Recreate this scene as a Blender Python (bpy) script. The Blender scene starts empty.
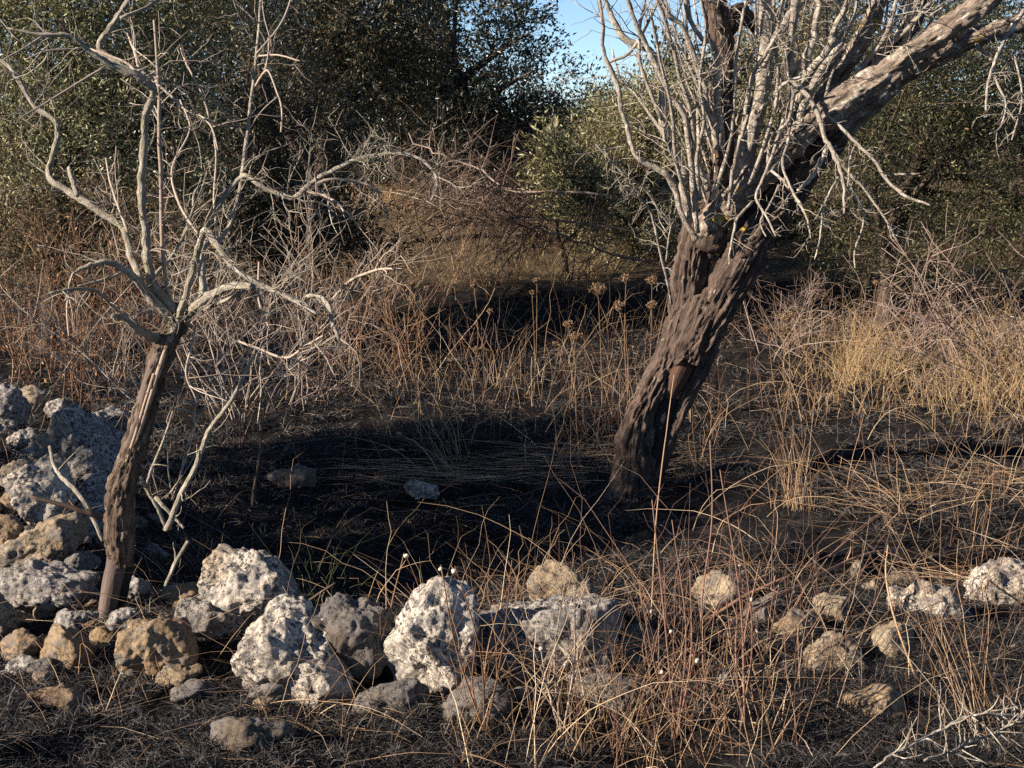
import bpy, bmesh, math, random
import numpy as np
from mathutils import Vector, Matrix

random.seed(7)
RNG = np.random.default_rng(7)
SC = bpy.context.scene
COL = SC.collection

# ------------------------------------------------------------------ camera
CAM = np.array([0.0, 0.0, 1.6])
FPX = 1576.0
PITCH = math.radians(9.15)
CP, SP = math.cos(PITCH), math.sin(PITCH)


def ray(px, py):
    cx = (px - 512) / FPX
    cy = (384 - py) / FPX
    return np.array([cx, CP + cy * SP, -SP + cy * CP])


def P(px, py, Y):
    """world point seen at pixel px,py at distance Y along the view"""
    d = ray(px, py)
    return CAM + d * (Y / d[1])


def ppm(Y):
    return FPX / Y


# ------------------------------------------------------------------ noise
def _hash(ix, iy, iz, seed):
    n = (ix * 374761393 + iy * 668265263 + iz * 2147483647 + seed * 1274126177) & 0xFFFFFFFF
    n = ((n ^ (n >> 13)) * 1274126177) & 0xFFFFFFFF
    n = ((n ^ (n >> 16)) * 2246822519) & 0xFFFFFFFF
    n = n ^ (n >> 15)
    return (n & 0xFFFFFF) / float(0xFFFFFF)


def vnoise(p, seed=0):
    p = np.asarray(p, dtype=np.float64)
    i = np.floor(p).astype(np.int64)
    f = p - i
    u = f * f * f * (f * (f * 6 - 15) + 10)
    r = 0
    for dx in (0, 1):
        wx = u[:, 0] if dx else 1 - u[:, 0]
        for dy in (0, 1):
            wy = u[:, 1] if dy else 1 - u[:, 1]
            for dz in (0, 1):
                wz = u[:, 2] if dz else 1 - u[:, 2]
                r = r + wx * wy * wz * _hash(i[:, 0] + dx, i[:, 1] + dy, i[:, 2] + dz, seed)
    return r


def fbm(p, octv=4, seed=0, gain=0.5):
    p = np.asarray(p, dtype=np.float64)
    a, s, t = 1.0, 0.0, 0.0
    for k in range(octv):
        s = s + a * vnoise(p * (2.03 ** k) + 17.3 * k, seed + k)
        t += a
        a *= gain
    return s / t


def n2(x, y, sc, octv=3, seed=0):
    x = np.asarray(x, dtype=np.float64)
    y = np.asarray(y, dtype=np.float64)
    sh = np.broadcast(x, y).shape
    x = np.broadcast_to(x, sh).ravel()
    y = np.broadcast_to(y, sh).ravel()
    return fbm(np.stack([x * sc, y * sc, np.full_like(x, 3.7)], 1), octv, seed).reshape(sh)


def sstep(a, b, x):
    t = np.clip((x - a) / (b - a), 0, 1)
    return t * t * (3 - 2 * t)


# ------------------------------------------------------------------ terrain
def H(x, y):
    x = np.asarray(x, dtype=np.float64)
    y = np.asarray(y, dtype=np.float64)
    z = 0.16 * (n2(x, y, 0.55, 3, 5) - 0.5)
    near = np.exp(-((np.maximum(0, y - 9)) / 6.0) ** 2) * np.exp(-(np.maximum(0, np.abs(x) - 5) / 3) ** 2)
    z = z + near * (0.13 * (n2(x, y, 3.0, 3, 11) - 0.5) + 0.055 * (n2(x, y, 11.0, 2, 15) - 0.5))
    # rubble mound on the left
    z = z + 0.36 * np.exp(-(((x + 2.1) / 0.62) ** 2 + ((y - 6.05) / 0.75) ** 2))
    z = z + 0.10 * np.exp(-(((x + 1.6) / 0.5) ** 2 + ((y - 5.25) / 0.4) ** 2))
    # low ridge under the wall stones
    z = z + 0.09 * np.exp(-((y - 4.9) / 0.28) ** 2) * sstep(-1.6, -1.0, x) * (1 - sstep(0.3, 0.8, x))
    # hollow behind the wall
    z = z - 0.36 * np.exp(-(((x + 0.45) / 0.85) ** 2) - (((y - 6.35) / 0.85) ** 2))
    # bank at the back
    z = z + 0.27 * sstep(12.5, 13.9, y + 0.5 * (n2(x, y, 0.8, 2, 21) - 0.5)) + 0.78 * sstep(13.2, 20.5, y)
    z = z + 1.5 * sstep(40, 160, y)
    return z


def Hs(x, y):
    return float(H(np.array([x]), np.array([y]))[0])


def G(px, py):
    d = ray(px, py)
    t = np.linspace(2.5, 40, 3000)
    pts = CAM[None] + d[None] * t[:, None]
    below = pts[:, 2] <= H(pts[:, 0], pts[:, 1])
    k = int(np.argmax(below)) if below.any() else len(t) - 1
    return pts[k]


# ------------------------------------------------------------------ mesh builder
class MB:
    def __init__(s):
        s.v, s.f, s.n, s.b, s.hasb = [], [], 0, [], False

    def add(s, v, f, b=None):
        s.b.append(np.asarray(v if b is None else b, dtype=np.float64))
        s.hasb |= b is not None
        s.v.append(np.asarray(v, dtype=np.float64))
        s.f.append(np.asarray(f, dtype=np.int64) + s.n)
        s.n += len(v)

    def build(s, name, mat, parent=None, loc=None, smooth=True):
        v = np.concatenate(s.v)
        f = np.concatenate(s.f)
        if parent is not None:
            o0 = np.array(parent['_o'])
        elif loc is not None:
            o0 = np.array(loc)
        else:
            o0 = np.zeros(3)
        v = v - o0
        me = bpy.data.meshes.new(name)
        k = f.shape[1]
        me.vertices.add(len(v))
        me.vertices.foreach_set('co', v.astype(np.float32).ravel())
        me.loops.add(f.size)
        me.loops.foreach_set('vertex_index', f.astype(np.int32).ravel())
        me.polygons.add(len(f))
        me.polygons.foreach_set('loop_start', np.arange(0, f.size, k, dtype=np.int32))
        me.polygons.foreach_set('use_smooth', np.full(len(f), smooth))
        me.update(calc_edges=True)
        if s.hasb:
            at = me.attributes.new('bk', 'FLOAT_VECTOR', 'POINT')
            at.data.foreach_set('vector', np.concatenate(s.b).astype(np.float32).ravel())
        me.materials.append(mat)
        ob = bpy.data.objects.new(name, me)
        COL.objects.link(ob)
        if parent is not None:
            ob.parent = parent
            ob['_o'] = list(map(float, o0))
        else:
            ob.location = o0
            ob['_o'] = list(map(float, o0))
        return ob


def thing(name, loc, label, cat, group=None):
    o = bpy.data.objects.new(name, None)
    o.empty_display_size = 0.1
    COL.objects.link(o)
    o.location = loc
    o['_o'] = [float(a) for a in loc]
    tag(o, label, cat, group)
    return o


def tag(o, label, cat, group=None, kind=None):
    if label:
        o['label'] = label
    if cat:
        o['category'] = cat
    if group:
        o['group'] = group
    if kind:
        o['kind'] = kind
    return o


def catmull(pts, n):
    """pts (m,d) -> resampled (k,d)"""
    pts = np.asarray(pts, dtype=np.float64)
    m = len(pts)
    if m < 3:
        t = np.linspace(0, 1, n + 1)[:, None]
        return pts[0] * (1 - t) + pts[-1] * t
    e = np.concatenate([[2 * pts[0] - pts[1]], pts, [2 * pts[-1] - pts[-2]]])
    out = []
    for i in range(m - 1):
        p0, p1, p2, p3 = e[i], e[i + 1], e[i + 2], e[i + 3]
        t = np.linspace(0, 1, n, endpoint=False)[:, None]
        out.append(0.5 * ((2 * p1) + (-p0 + p2) * t + (2 * p0 - 5 * p1 + 4 * p2 - p3) * t ** 2
                          + (-p0 + 3 * p1 - 3 * p2 + p3) * t ** 3))
    out.append(pts[-1:])
    return np.concatenate(out)


def tube(mb, pts, rad, sides=6, bark=None, cap=True):
    pts = np.asarray(pts, dtype=np.float64)
    n = len(pts)
    rad = np.broadcast_to(np.asarray(rad, dtype=np.float64), (n,)).copy()
    tan = np.gradient(pts, axis=0)
    tan /= np.linalg.norm(tan, axis=1)[:, None] + 1e-12
    a = np.array([0.31, -0.87, 0.2])
    N = np.zeros_like(pts)
    for i in range(n):
        a = a - tan[i] * np.dot(a, tan[i])
        l = np.linalg.norm(a)
        if l < 1e-6:
            a = np.array([1.0, 0.3, 0.1])
            a = a - tan[i] * np.dot(a, tan[i])
            l = np.linalg.norm(a)
        a = a / l
        N[i] = a
    B = np.cross(tan, N)
    th = np.linspace(0, 2 * math.pi, sides, endpoint=False)
    c, s_ = np.cos(th), np.sin(th)
    R = np.repeat(rad[:, None], sides, 1)
    if bark is not None:
        seg = np.linalg.norm(np.diff(pts, axis=0), axis=1)
        u = np.concatenate([[0], np.cumsum(seg)])
        R = R + bark(u, rad, c, s_)
    ring = pts[:, None, :] + R[:, :, None] * (N[:, None, :] * c[None, :, None] + B[:, None, :] * s_[None, :, None])
    v = ring.reshape(-1, 3)
    sg = np.linalg.norm(np.diff(pts, axis=0), axis=1)
    uu = np.concatenate([[0], np.cumsum(sg)])
    o_ = (abs(pts[0]).sum() * 7.31) % 5
    bk = np.stack([rad[:, None] * c[None] + o_, rad[:, None] * s_[None] + o_, np.repeat(uu[:, None], sides, 1)], -1).reshape(-1, 3)
    if cap:
        bk = np.concatenate([bk[:sides], bk, bk[-sides:]])
        tip = pts[-1] + tan[-1] * rad[-1] * 0.5
        bot = pts[0] - tan[0] * rad[0] * 0.2
        v = np.concatenate([np.repeat(bot[None], sides, 0), v, np.repeat(tip[None], sides, 0)])
        n += 2
    i = np.arange(n - 1)[:, None] * sides
    j = np.arange(sides)[None]
    j2 = (j + 1) % sides
    f = np.stack([i + j, i + j2, i + sides + j2, i + sides + j], -1).reshape(-1, 4)
    mb.add(v, f, bk)


def make_bark(depth, freq, long_, seed):
    def bark(u, rad, c, s_):
        n, m = len(u), len(c)
        r = rad[:, None]
        X = np.stack([(r * c[None]) * freq, (r * s_[None]) * freq, np.repeat((u * freq / long_)[:, None], m, 1)], -1).reshape(-1, 3)
        # let ridges wander
        w = fbm(X * 0.35, 2, seed + 9) - 0.5
        X = X + np.stack([w, -w, w * 0.4], 1) * 1.6
        a = np.abs(2 * fbm(X, 3, seed, 0.5) - 1) * 3.0
        b = fbm(X * np.array([1.6, 1.6, 3.5]), 3, seed + 3) - 0.5
        lump = fbm(X * 0.16, 2, seed + 5) - 0.5
        d = (np.clip(a, 0, 1.6) * .62 - 0.5) * depth + b * depth * 0.7
        return d.reshape(n, m) + (lump.reshape(n, m)) * r * 0.40
    return bark


def grow(start, d, length, n=7, gnarl=0.3, droop=0.0, rng=random):
    """wandering polyline"""
    p = np.array(start, dtype=np.float64)
    d = np.array(d, dtype=np.float64)
    d /= np.linalg.norm(d) + 1e-9
    out = [p.copy()]
    st = length / (n - 1)
    for k in range(n - 1):
        d = d + np.array([rng.gauss(0, gnarl), rng.gauss(0, gnarl), rng.gauss(0, gnarl) - droop]) * 0.55
        d /= np.linalg.norm(d)
        p = p + d * st
        out.append(p.copy())
    return np.array(out)


def twigs_on(mb, pts, n, lmin, lmax, r0, gnarl=0.35, up=0.15, level=1, rng=random, tmin=0.15, sides=4, droop=0.0):
    m = len(pts)
    for _ in range(n):
        t = rng.uniform(tmin, 0.98) * (m - 1)
        i = min(int(t), m - 2)
        p = pts[i] + (pts[i + 1] - pts[i]) * (t - i)
        tg = pts[i + 1] - pts[i]
        tg = tg / (np.linalg.norm(tg) + 1e-9)
        q = np.array([rng.gauss(0, 1), rng.gauss(0, 1), rng.gauss(0, 1)])
        q -= tg * np.dot(q, tg)
        q /= np.linalg.norm(q) + 1e-9
        d = tg * rng.uniform(0.2, 0.9) + q * 0.9 + np.array([0, 0, up])
        L = rng.uniform(lmin, lmax)
        pl = grow(p, d, L, 6, gnarl, droop, rng)
        tube(mb, pl, np.linspace(r0, r0 * 0.4, len(pl)), sides)
        if level > 1:
            twigs_on(mb, pl, max(2, n // 3), lmin * 0.45, lmax * 0.5, r0 * 0.6, gnarl, up, level - 1, rng, 0.2, max(3, sides - 1), droop)


def strands(mb, base, direc, length, droop, width, nseg=4, sides=3, kink=0.0, wob=0.03, rng=RNG):
    base = np.asarray(base, dtype=np.float64)
    n = len(base)
    direc = np.asarray(direc, dtype=np.float64)
    direc = direc / (np.linalg.norm(direc, axis=1)[:, None] + 1e-9)
    length = np.broadcast_to(np.asarray(length, dtype=np.float64), (n,))
    droop = np.broadcast_to(np.asarray(droop, dtype=np.float64), (n,))
    width = np.broadcast_to(np.asarray(width, dtype=np.float64), (n,))
    s = np.linspace(0, 1, nseg + 1)
    hor = direc.copy()
    hor[:, 2] = 0
    hn = np.linalg.norm(hor, axis=1)[:, None]
    ra = rng.uniform(0, 2 * math.pi, n)
    rh = np.stack([np.cos(ra), np.sin(ra), 0 * ra], 1)
    hor = np.where(hn > 0.08, hor / (hn + 1e-9), rh)
    # droop : bends towards horizontal direction and down
    pts = base[:, None] + direc[:, None] * (s[None, :, None] * length[:, None, None])
    b = (s ** 2.2)[None, :, None] * (droop * length)[:, None, None]
    pts = pts + hor[:, None] * b * 0.7
    pts[:, :, 2] -= b[:, :, 0] * 0.75
    if kink > 0:
        kd = rng.normal(0, 1, (n, 3))
        kd[:, 2] = -np.abs(kd[:, 2]) * 0.6
        k0 = rng.uniform(0.3, 0.8, n)
        on = rng.random(n) < kink
        ks = np.clip(s[None] - k0[:, None], 0, 1) * on[:, None]
        pts = pts + kd[:, None] * (ks * length[:, None])[:, :, None] * 0.9
    pts = pts + rng.normal(0, 1, pts.shape) * (length * wob)[:, None, None] * s[None, :, None]
    tp = (1 - 0.7 * s)
    if sides == 2:
        side = np.cross(direc, rh)
        side /= np.linalg.norm(side, axis=1)[:, None] + 1e-9
        off = side[:, None] * (tp[None] * width[:, None] * 0.5)[:, :, None]
        ring = np.stack([pts - off, pts + off], 2)
        m = 2
        v = ring.reshape(-1, 3)
        i = (np.arange(n)[:, None] * (nseg + 1) + np.arange(nseg)[None]).ravel() * 2
        f = np.stack([i, i + 1, i + 3, i + 2], 1)
    else:
        a = np.cross(direc, rh)
        a /= np.linalg.norm(a, axis=1)[:, None] + 1e-9
        bb = np.cross(direc, a)
        rr = []
        for q in range(3):
            th = q * 2 * math.pi / 3
            rr.append(a * math.cos(th) + bb * math.sin(th))
        rr = np.stack(rr, 1)  # n,3,3
        ring = pts[:, :, None] + rr[:, None] * (tp[None, :, None, None] * width[:, None, None, None] * 0.5)
        v = ring.reshape(-1, 3)
        i = (np.arange(n)[:, None] * (nseg + 1) + np.arange(nseg)[None]).ravel() * 3
        fs = []
        for q in range(3):
            q2 = (q + 1) % 3
            fs.append(np.stack([i + q, i + q2, i + 3 + q2, i + 3 + q], 1))
        f = np.concatenate(fs)
    mb.add(v, f)
    return pts


def leaves(mb, pos, axis, L, W, rng=RNG, fold=0.15):
    """diamond leaves: 4 points, slightly folded"""
    n = len(pos)
    axis = axis / (np.linalg.norm(axis, axis=1)[:, None] + 1e-9)
    r = rng.normal(0, 1, (n, 3))
    side = np.cross(axis, r)
    side /= np.linalg.norm(side, axis=1)[:, None] + 1e-9
    nrm = np.cross(axis, side)
    L = np.broadcast_to(L, (n,))[:, None]
    W = np.broadcast_to(W, (n,))[:, None]
    p0 = pos
    p1 = pos + axis * L * 0.45 + side * W * 0.5 + nrm * W * fold
    p2 = pos + axis * L
    p3 = pos + axis * L * 0.45 - side * W * 0.5 + nrm * W * fold
    v = np.stack([p0, p1, p2, p3], 1).reshape(-1, 3)
    i = np.arange(n) * 4
    mb.add(v, np.stack([i, i + 1, i + 2, i + 3], 1))


# ------------------------------------------------------------------ materials
def newmat(name):
    m = bpy.data.materials.new(name)
    m.use_nodes = True
    nt = m.node_tree
    nt.nodes.clear()
    out = nt.nodes.new('ShaderNodeOutputMaterial')
    return m, nt, out


def nd(nt, t, **kw):
    n = nt.nodes.new(t)
    for k, v in kw.items():
        if k.startswith('i_'):
            n.inputs[k[2:].replace('_', ' ')].default_value = v
        else:
            setattr(n, k, v)
    return n


def ramp(nt, stops, interp='LINEAR'):
    r = nt.nodes.new('ShaderNodeValToRGB')
    r.color_ramp.interpolation = interp
    e = r.color_ramp.elements
    while len(e) < len(stops):
        e.new(0.5)
    for k, (p, c) in enumerate(stops):
        e[k].position = p
        e[k].color = (c[0], c[1], c[2], 1) if not isinstance(c, (int, float)) else (c, c, c, 1)
    return r


def noise(nt, co, scale, detail=4, rough=0.55, dist=0.0):
    n = nd(nt, 'ShaderNodeTexNoise', i_Scale=scale, i_Detail=detail, i_Roughness=rough, i_Distortion=dist)
    nt.links.new(co, n.inputs['Vector'])
    return n


def mixc(nt, fac, a, b):
    m = nt.nodes.new('ShaderNodeMix')
    m.data_type = 'RGBA'
    for sock, val in ((m.inputs[0], fac), (m.inputs[6], a), (m.inputs[7], b)):
        if isinstance(val, (int, float)):
            sock.default_value = val
        elif isinstance(val, tuple):
            sock.default_value = (*val, 1)
        else:
            nt.links.new(val, sock)
    return m.outputs[2]


def island_mat(name, stops, rough=0.7, transl=0.0, spec=0.25):
    """colour picked per blade / leaf"""
    m, nt, out = newmat(name)
    g = nd(nt, 'ShaderNodeNewGeometry')
    r = ramp(nt, stops)
    nt.links.new(g.outputs['Random Per Island'], r.inputs[0])
    b = nd(nt, 'ShaderNodeBsdfPrincipled', i_Roughness=rough)
    b.inputs['Specular IOR Level'].default_value = spec
    nt.links.new(r.outputs[0], b.inputs['Base Color'])
    if transl > 0:
        t = nd(nt, 'ShaderNodeBsdfTranslucent')
        nt.links.new(r.outputs[0], t.inputs['Color'])
        mx = nd(nt, 'ShaderNodeMixShader')
        mx.inputs[0].default_value = transl
        nt.links.new(b.outputs[0], mx.inputs[1])
        nt.links.new(t.outputs[0], mx.inputs[2])
        nt.links.new(mx.outputs[0], out.inputs[0])
    else:
        nt.links.new(b.outputs[0], out.inputs[0])
    return m


def stone_mat(name, c_main, c_alt, c_stain, stain, soot=0.35, pit=1.0):
    m, nt, out = newmat(name)
    tc = nd(nt, 'ShaderNodeTexCoord')
    oi = nd(nt, 'ShaderNodeObjectInfo')
    add = nd(nt, 'ShaderNodeVectorMath', operation='ADD')
    sc = nd(nt, 'ShaderNodeVectorMath', operation='SCALE')
    sc.inputs['Scale'].default_value = 37.0
    cx = nd(nt, 'ShaderNodeCombineXYZ')
    for k in range(3):
        nt.links.new(oi.outputs['Random'], cx.inputs[k])
    nt.links.new(cx.outputs[0], sc.inputs[0])
    nt.links.new(tc.outputs['Object'], add.inputs[0])
    nt.links.new(sc.outputs[0], add.inputs[1])
    co = add.outputs[0]
    nA = noise(nt, co, 9, 5, 0.6)
    rA = ramp(nt, [(0.35, 0), (0.68, 1)])
    nt.links.new(nA.outputs['Fac'], rA.inputs[0])
    col = mixc(nt, rA.outputs[0], c_main, c_alt)
    nB = noise(nt, co, 4.3, 3, 0.6, 0.6)
    rB = ramp(nt, [(1 - stain - 0.12, 0), (1 - stain + 0.12, 1)])
    nt.links.new(nB.outputs['Fac'], rB.inputs[0])
    col = mixc(nt, rB.outputs[0], col, c_stain)
    # lichen / soot freckles
    nC = noise(nt, co, 70, 4, 0.65)
    rC = ramp(nt, [(0.49, 0), (0.56, 1)])
    nt.links.new(nC.outputs['Fac'], rC.inputs[0])
    nD = noise(nt, co, 7, 3, 0.6)
    rD = ramp(nt, [(0.70 - soot * 0.4, 0.30), (0.88 - soot * 0.4, 1.0)])
    nt.links.new(nD.outputs['Fac'], rD.inputs[0])
    mu = nd(nt, 'ShaderNodeMath', operation='MULTIPLY')
    nt.links.new(rC.outputs[0], mu.inputs[0])
    nt.links.new(rD.outputs[0], mu.inputs[1])
    col = mixc(nt, mu.outputs[0], col, (0.05, 0.045, 0.045))
    nG = noise(nt, co, 13, 5, 0.7, 0.4)
    rG = ramp(nt, [(0.60 - soot * 0.10, 0), (0.66 - soot * 0.10, 0.7)])
    nt.links.new(nG.outputs['Fac'], rG.inputs[0])
    col = mixc(nt, rG.outputs[0], col, (0.125, 0.115, 0.11))
    # black pits
    vo = nd(nt, 'ShaderNodeTexVoronoi', i_Scale=64.0, i_Randomness=1.0)
    wv = noise(nt, co, 30, 3, 0.6)
    wm = nd(nt, 'ShaderNodeVectorMath', operation='MULTIPLY_ADD')
    wm.inputs[1].default_value = (0.05, 0.05, 0.05)
    nt.links.new(wv.outputs['Color'], wm.inputs[0])
    nt.links.new(co, wm.inputs[2])
    nt.links.new(wm.outputs[0], vo.inputs['Vector'])
    rV = ramp(nt, [(0.10, 1), (0.30, 0)])
    nt.links.new(vo.outputs['Distance'], rV.inputs[0])
    nE = noise(nt, co, 16, 3, 0.5)
    rE = ramp(nt, [(0.46, 0), (0.60, 1)])
    nt.links.new(nE.outputs['Fac'], rE.inputs[0])
    pm = nd(nt, 'ShaderNodeMath', operation='MULTIPLY')
    nt.links.new(rV.outputs[0], pm.inputs[0])
    nt.links.new(rE.outputs[0], pm.inputs[1])
    col = mixc(nt, pm.outputs[0], col, (0.07, 0.06, 0.055))
    b = nd(nt, 'ShaderNodeBsdfPrincipled', i_Roughness=0.9)
    b.inputs['Specular IOR Level'].default_value = 0.15
    nt.links.new(col, b.inputs['Base Color'])
    # bump
    nF = noise(nt, co, 55, 6, 0.7)
    h1 = nd(nt, 'ShaderNodeMath', operation='MULTIPLY_ADD')
    h1.inputs[1].default_value = -0.8 * pit
    nt.links.new(pm.outputs[0], h1.inputs[0])
    nt.links.new(nF.outputs['Fac'], h1.inputs[2])
    bp = nd(nt, 'ShaderNodeBump', i_Strength=0.9, i_Distance=0.012)
    nt.links.new(h1.outputs[0], bp.inputs['Height'])
    nt.links.new(bp.outputs[0], b.inputs['Normal'])
    nt.links.new(b.outputs[0], out.inputs[0])
    return m


def bark_mat(name, c0, c1, lich=None, lich_amt=0.0, yel=0.0, scale=14, bump=0.5, zst=0.35):
    m, nt, out = newmat(name)
    tc = nd(nt, 'ShaderNodeTexCoord')
    mp = nd(nt, 'ShaderNodeMapping')
    mp.inputs['Scale'].default_value = (1, 1, zst)
    ba = nd(nt, 'ShaderNodeAttribute', attribute_name='bk')
    nt.links.new(ba.outputs['Vector'], mp.inputs[0])
    co = mp.outputs[0]
    a = noise(nt, co, scale, 6, 0.65)
    r = ramp(nt, [(0.33, c0), (0.66, c1)])
    nt.links.new(a.outputs['Fac'], r.inputs[0])
    col = r.outputs[0]
    if lich:
        l = noise(nt, tc.outputs['Object'], 24, 4, 0.6)
        rl = ramp(nt, [(0.66 - lich_amt * 0.3, 0), (0.74 - lich_amt * 0.3, 1)])
        nt.links.new(l.outputs['Fac'], rl.inputs[0])
        col = mixc(nt, rl.outputs[0], col, lich)
    if yel > 0:
        l = noise(nt, tc.outputs['Object'], 11, 5, 0.65)
        rl = ramp(nt, [(0.72 - yel * 0.2, 0), (0.76 - yel * 0.2, 1)])
        nt.links.new(l.outputs['Fac'], rl.inputs[0])
        col = mixc(nt, rl.outputs[0], col, (0.42, 0.27, 0.05))
    b = nd(nt, 'ShaderNodeBsdfPrincipled', i_Roughness=0.85)
    b.inputs['Specular IOR Level'].default_value = 0.2
    nt.links.new(col, b.inputs['Base Color'])
    f = noise(nt, co, scale * 3.2, 5, 0.65)
    hs = nd(nt, 'ShaderNodeMath', operation='MULTIPLY_ADD')
    hs.inputs[1].default_value = 1.6
    nt.links.new(a.outputs['Fac'], hs.inputs[0])
    nt.links.new(f.outputs['Fac'], hs.inputs[2])
    bp = nd(nt, 'ShaderNodeBump', i_Strength=min(1.0, bump), i_Distance=0.016)
    nt.links.new(hs.outputs[0], bp.inputs['Height'])
    nt.links.new(bp.outputs[0], b.inputs['Normal'])
    nt.links.new(b.outputs[0], out.inputs[0])
    return m


M = {}
M['straw'] = island_mat('straw', [(0, (.15, .085, .045)), (.4, (.29, .18, .10)), (.75, (.47, .32, .185)), (1, (.68, .54, .37))], .6, .15)
M['yellow'] = island_mat('yellow_grass', [(0, (.20, .115, .055)), (.4, (.37, .24, .12)), (.8, (.50, .36, .19)), (1, (.36, .30, .14))], .6, .2)
M['redstem'] = island_mat('red_stems', [(0, (.085, .042, .028)), (.5, (.16, .085, .057)), (.85, (.25, .15, .10)), (1, (.36, .26, .18))], .6, .0)
M['brownstem'] = island_mat('brown_stems', [(0, (.075, .042, .026)), (.5, (.17, .085, .045)), (.85, (.28, .16, .085)), (1, (.36, .25, .16))], .65, .0)
M['char'] = island_mat('charred_blades', [(0, (.007, .007, .008)), (.55, (.018, .017, .017)), (.80, (.045, .039, .037)), (.94, (.105, .088, .08)), (1, (.20, .155, .11))], .6, 0, .3)
M['pale_twig'] = island_mat('pale_twigs', [(0, (.17, .125, .095)), (.5, (.29, .225, .175)), (1, (.42, .36, .29))], .75, 0)
M['pink_twig'] = island_mat('pinkish_twigs', [(0, (.09, .058, .044)), (.5, (.19, .128, .10)), (1, (.32, .245, .20))], .75, 0)
M['dark_twig'] = island_mat('dark_twigs', [(0, (.03, .021, .015)), (.6, (.085, .055, .038)), (1, (.17, .11, .072))], .75, 0)
M['greenblade'] = island_mat('green_blades', [(0, (.05, .06, .025)), (1, (.14, .15, .06))], .6, .2)
M['moss'] = island_mat('dry_moss', [(0, (.06, .055, .02)), (.6, (.12, .11, .04)), (1, (.2, .17, .08))], .8, .1)
M['deadleaf'] = island_mat('dead_leaves', [(0, (.10, .045, .022)), (.6, (.22, .10, .045)), (1, (.34, .19, .09))], .7, .15)
M['head'] = island_mat('seed_heads', [(0, (.12, .07, .038)), (.6, (.22, .135, .075)), (1, (.33, .225, .135))], .8, .1)
M['ball'] = island_mat('white_seed_balls', [(0, (.22, .18, .13)), (1, (.40, .35, .29))], .8, 0)
M['lf_grey'] = island_mat('leaf_grey_olive', [(0, (.07, .072, .028)), (.5, (.19, .185, .08)), (.85, (.31, .29, .14)), (1, (.46, .41, .25))], .5, .2, .35)
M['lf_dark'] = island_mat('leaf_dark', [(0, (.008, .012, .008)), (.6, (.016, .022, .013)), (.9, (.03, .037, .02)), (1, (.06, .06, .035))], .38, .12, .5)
M['lf_carob'] = island_mat('leaf_mixed', [(0, (.012, .016, .008)), (.6, (.03, .035, .016)), (.85, (.065, .064, .03)), (.94, (.15, .105, .045)), (1, (.26, .16, .065))], .45, .2, .4)
M['lf_olive'] = island_mat('leaf_silver_olive', [(0, (.085, .09, .038)), (.55, (.20, .185, .085)), (.85, (.32, .285, .14)), (1, (.50, .44, .28))], .5, .2, .35)
M['lf_green'] = island_mat('leaf_green', [(0, (.018, .02, .009)), (.55, (.05, .052, .022)), (.86, (.11, .11, .045)), (.95, (.20, .19, .08)), (1, (.30, .20, .10))], .5, .25, .35)
M['lf_brownish'] = island_mat('leaf_brownish', [(0, (.04, .034, .018)), (.5, (.105, .085, .042)), (.85, (.19, .145, .07)), (1, (.30, .18, .085))], .6, .15, .3)

M['st_white'] = stone_mat('limestone_white', (.36, .31, .25), (.49, .435, .365), (.28, .21, .135), .38, .8)
M['st_grey'] = stone_mat('limestone_grey', (.24, .215, .19), (.37, .34, .30), (.18, .14, .095), .40, 1.0)
M['st_tan'] = stone_mat('limestone_tan', (.24, .185, .12), (.31, .25, .175), (.19, .125, .07), .42, .65, .7)
M['st_ochre'] = stone_mat('limestone_ochre', (.22, .15, .082), (.29, .21, .13), (.15, .095, .058), .42, .6, .5)
M['st_dark_shade'] = stone_mat('limestone_dark_shade', (.13, .115, .10), (.20, .18, .16), (.10, .075, .05), .45, .8)  # dark stone tone; for stones in gaps and hollow, shade put into the colour

M['bark_old'] = bark_mat('bark_old_tree', (.016, .011, .009), (.145, .10, .077), (.26, .215, .175), .1, .25, 40, 1.0, .16)
M['bark_limb'] = bark_mat('bark_grey_limb', (.055, .038, .029), (.31, .245, .19), (.42, .38, .31), .3, .5, 34, .8, .3)
M['bark_shoot'] = bark_mat('bark_pale_shoot', (.15, .12, .095), (.43, .375, .305), (.50, .46, .39), .35, .35, 44, .8)
M['bark_small'] = bark_mat('bark_small_tree', (.022, .015, .011), (.20, .14, .10), (.28, .23, .18), .08, 0, 56, 1.0, .18)
M['bark_bough'] = bark_mat('bark_small_bough', (.15, .125, .098), (.42, .37, .30), (.24, .22, .14), .40, .12, 44, .8)
M['wood_bare'] = bark_mat('wood_stripped', (.07, .05, .042), (.18, .135, .11), None, 0, 0, 20, .3, .08)
M['wood_pale'] = bark_mat('wood_pale', (.20, .135, .10), (.36, .27, .20), None, 0, 0, 20, .3, .08)
M['wood_red'] = bark_mat('wood_red', (.035, .018, .013), (.125, .066, .045), None, 0, 0, 22, .6, .15)
M['wood_char'] = bark_mat('wood_charred', (.008, .008, .008), (.035, .03, .028), None, 0, 0, 40, .6, .5)
M['bark_dark'] = bark_mat('bark_dark_trunk', (.03, .022, .016), (.09, .065, .048), None, 0, 0, 14, .6)


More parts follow.
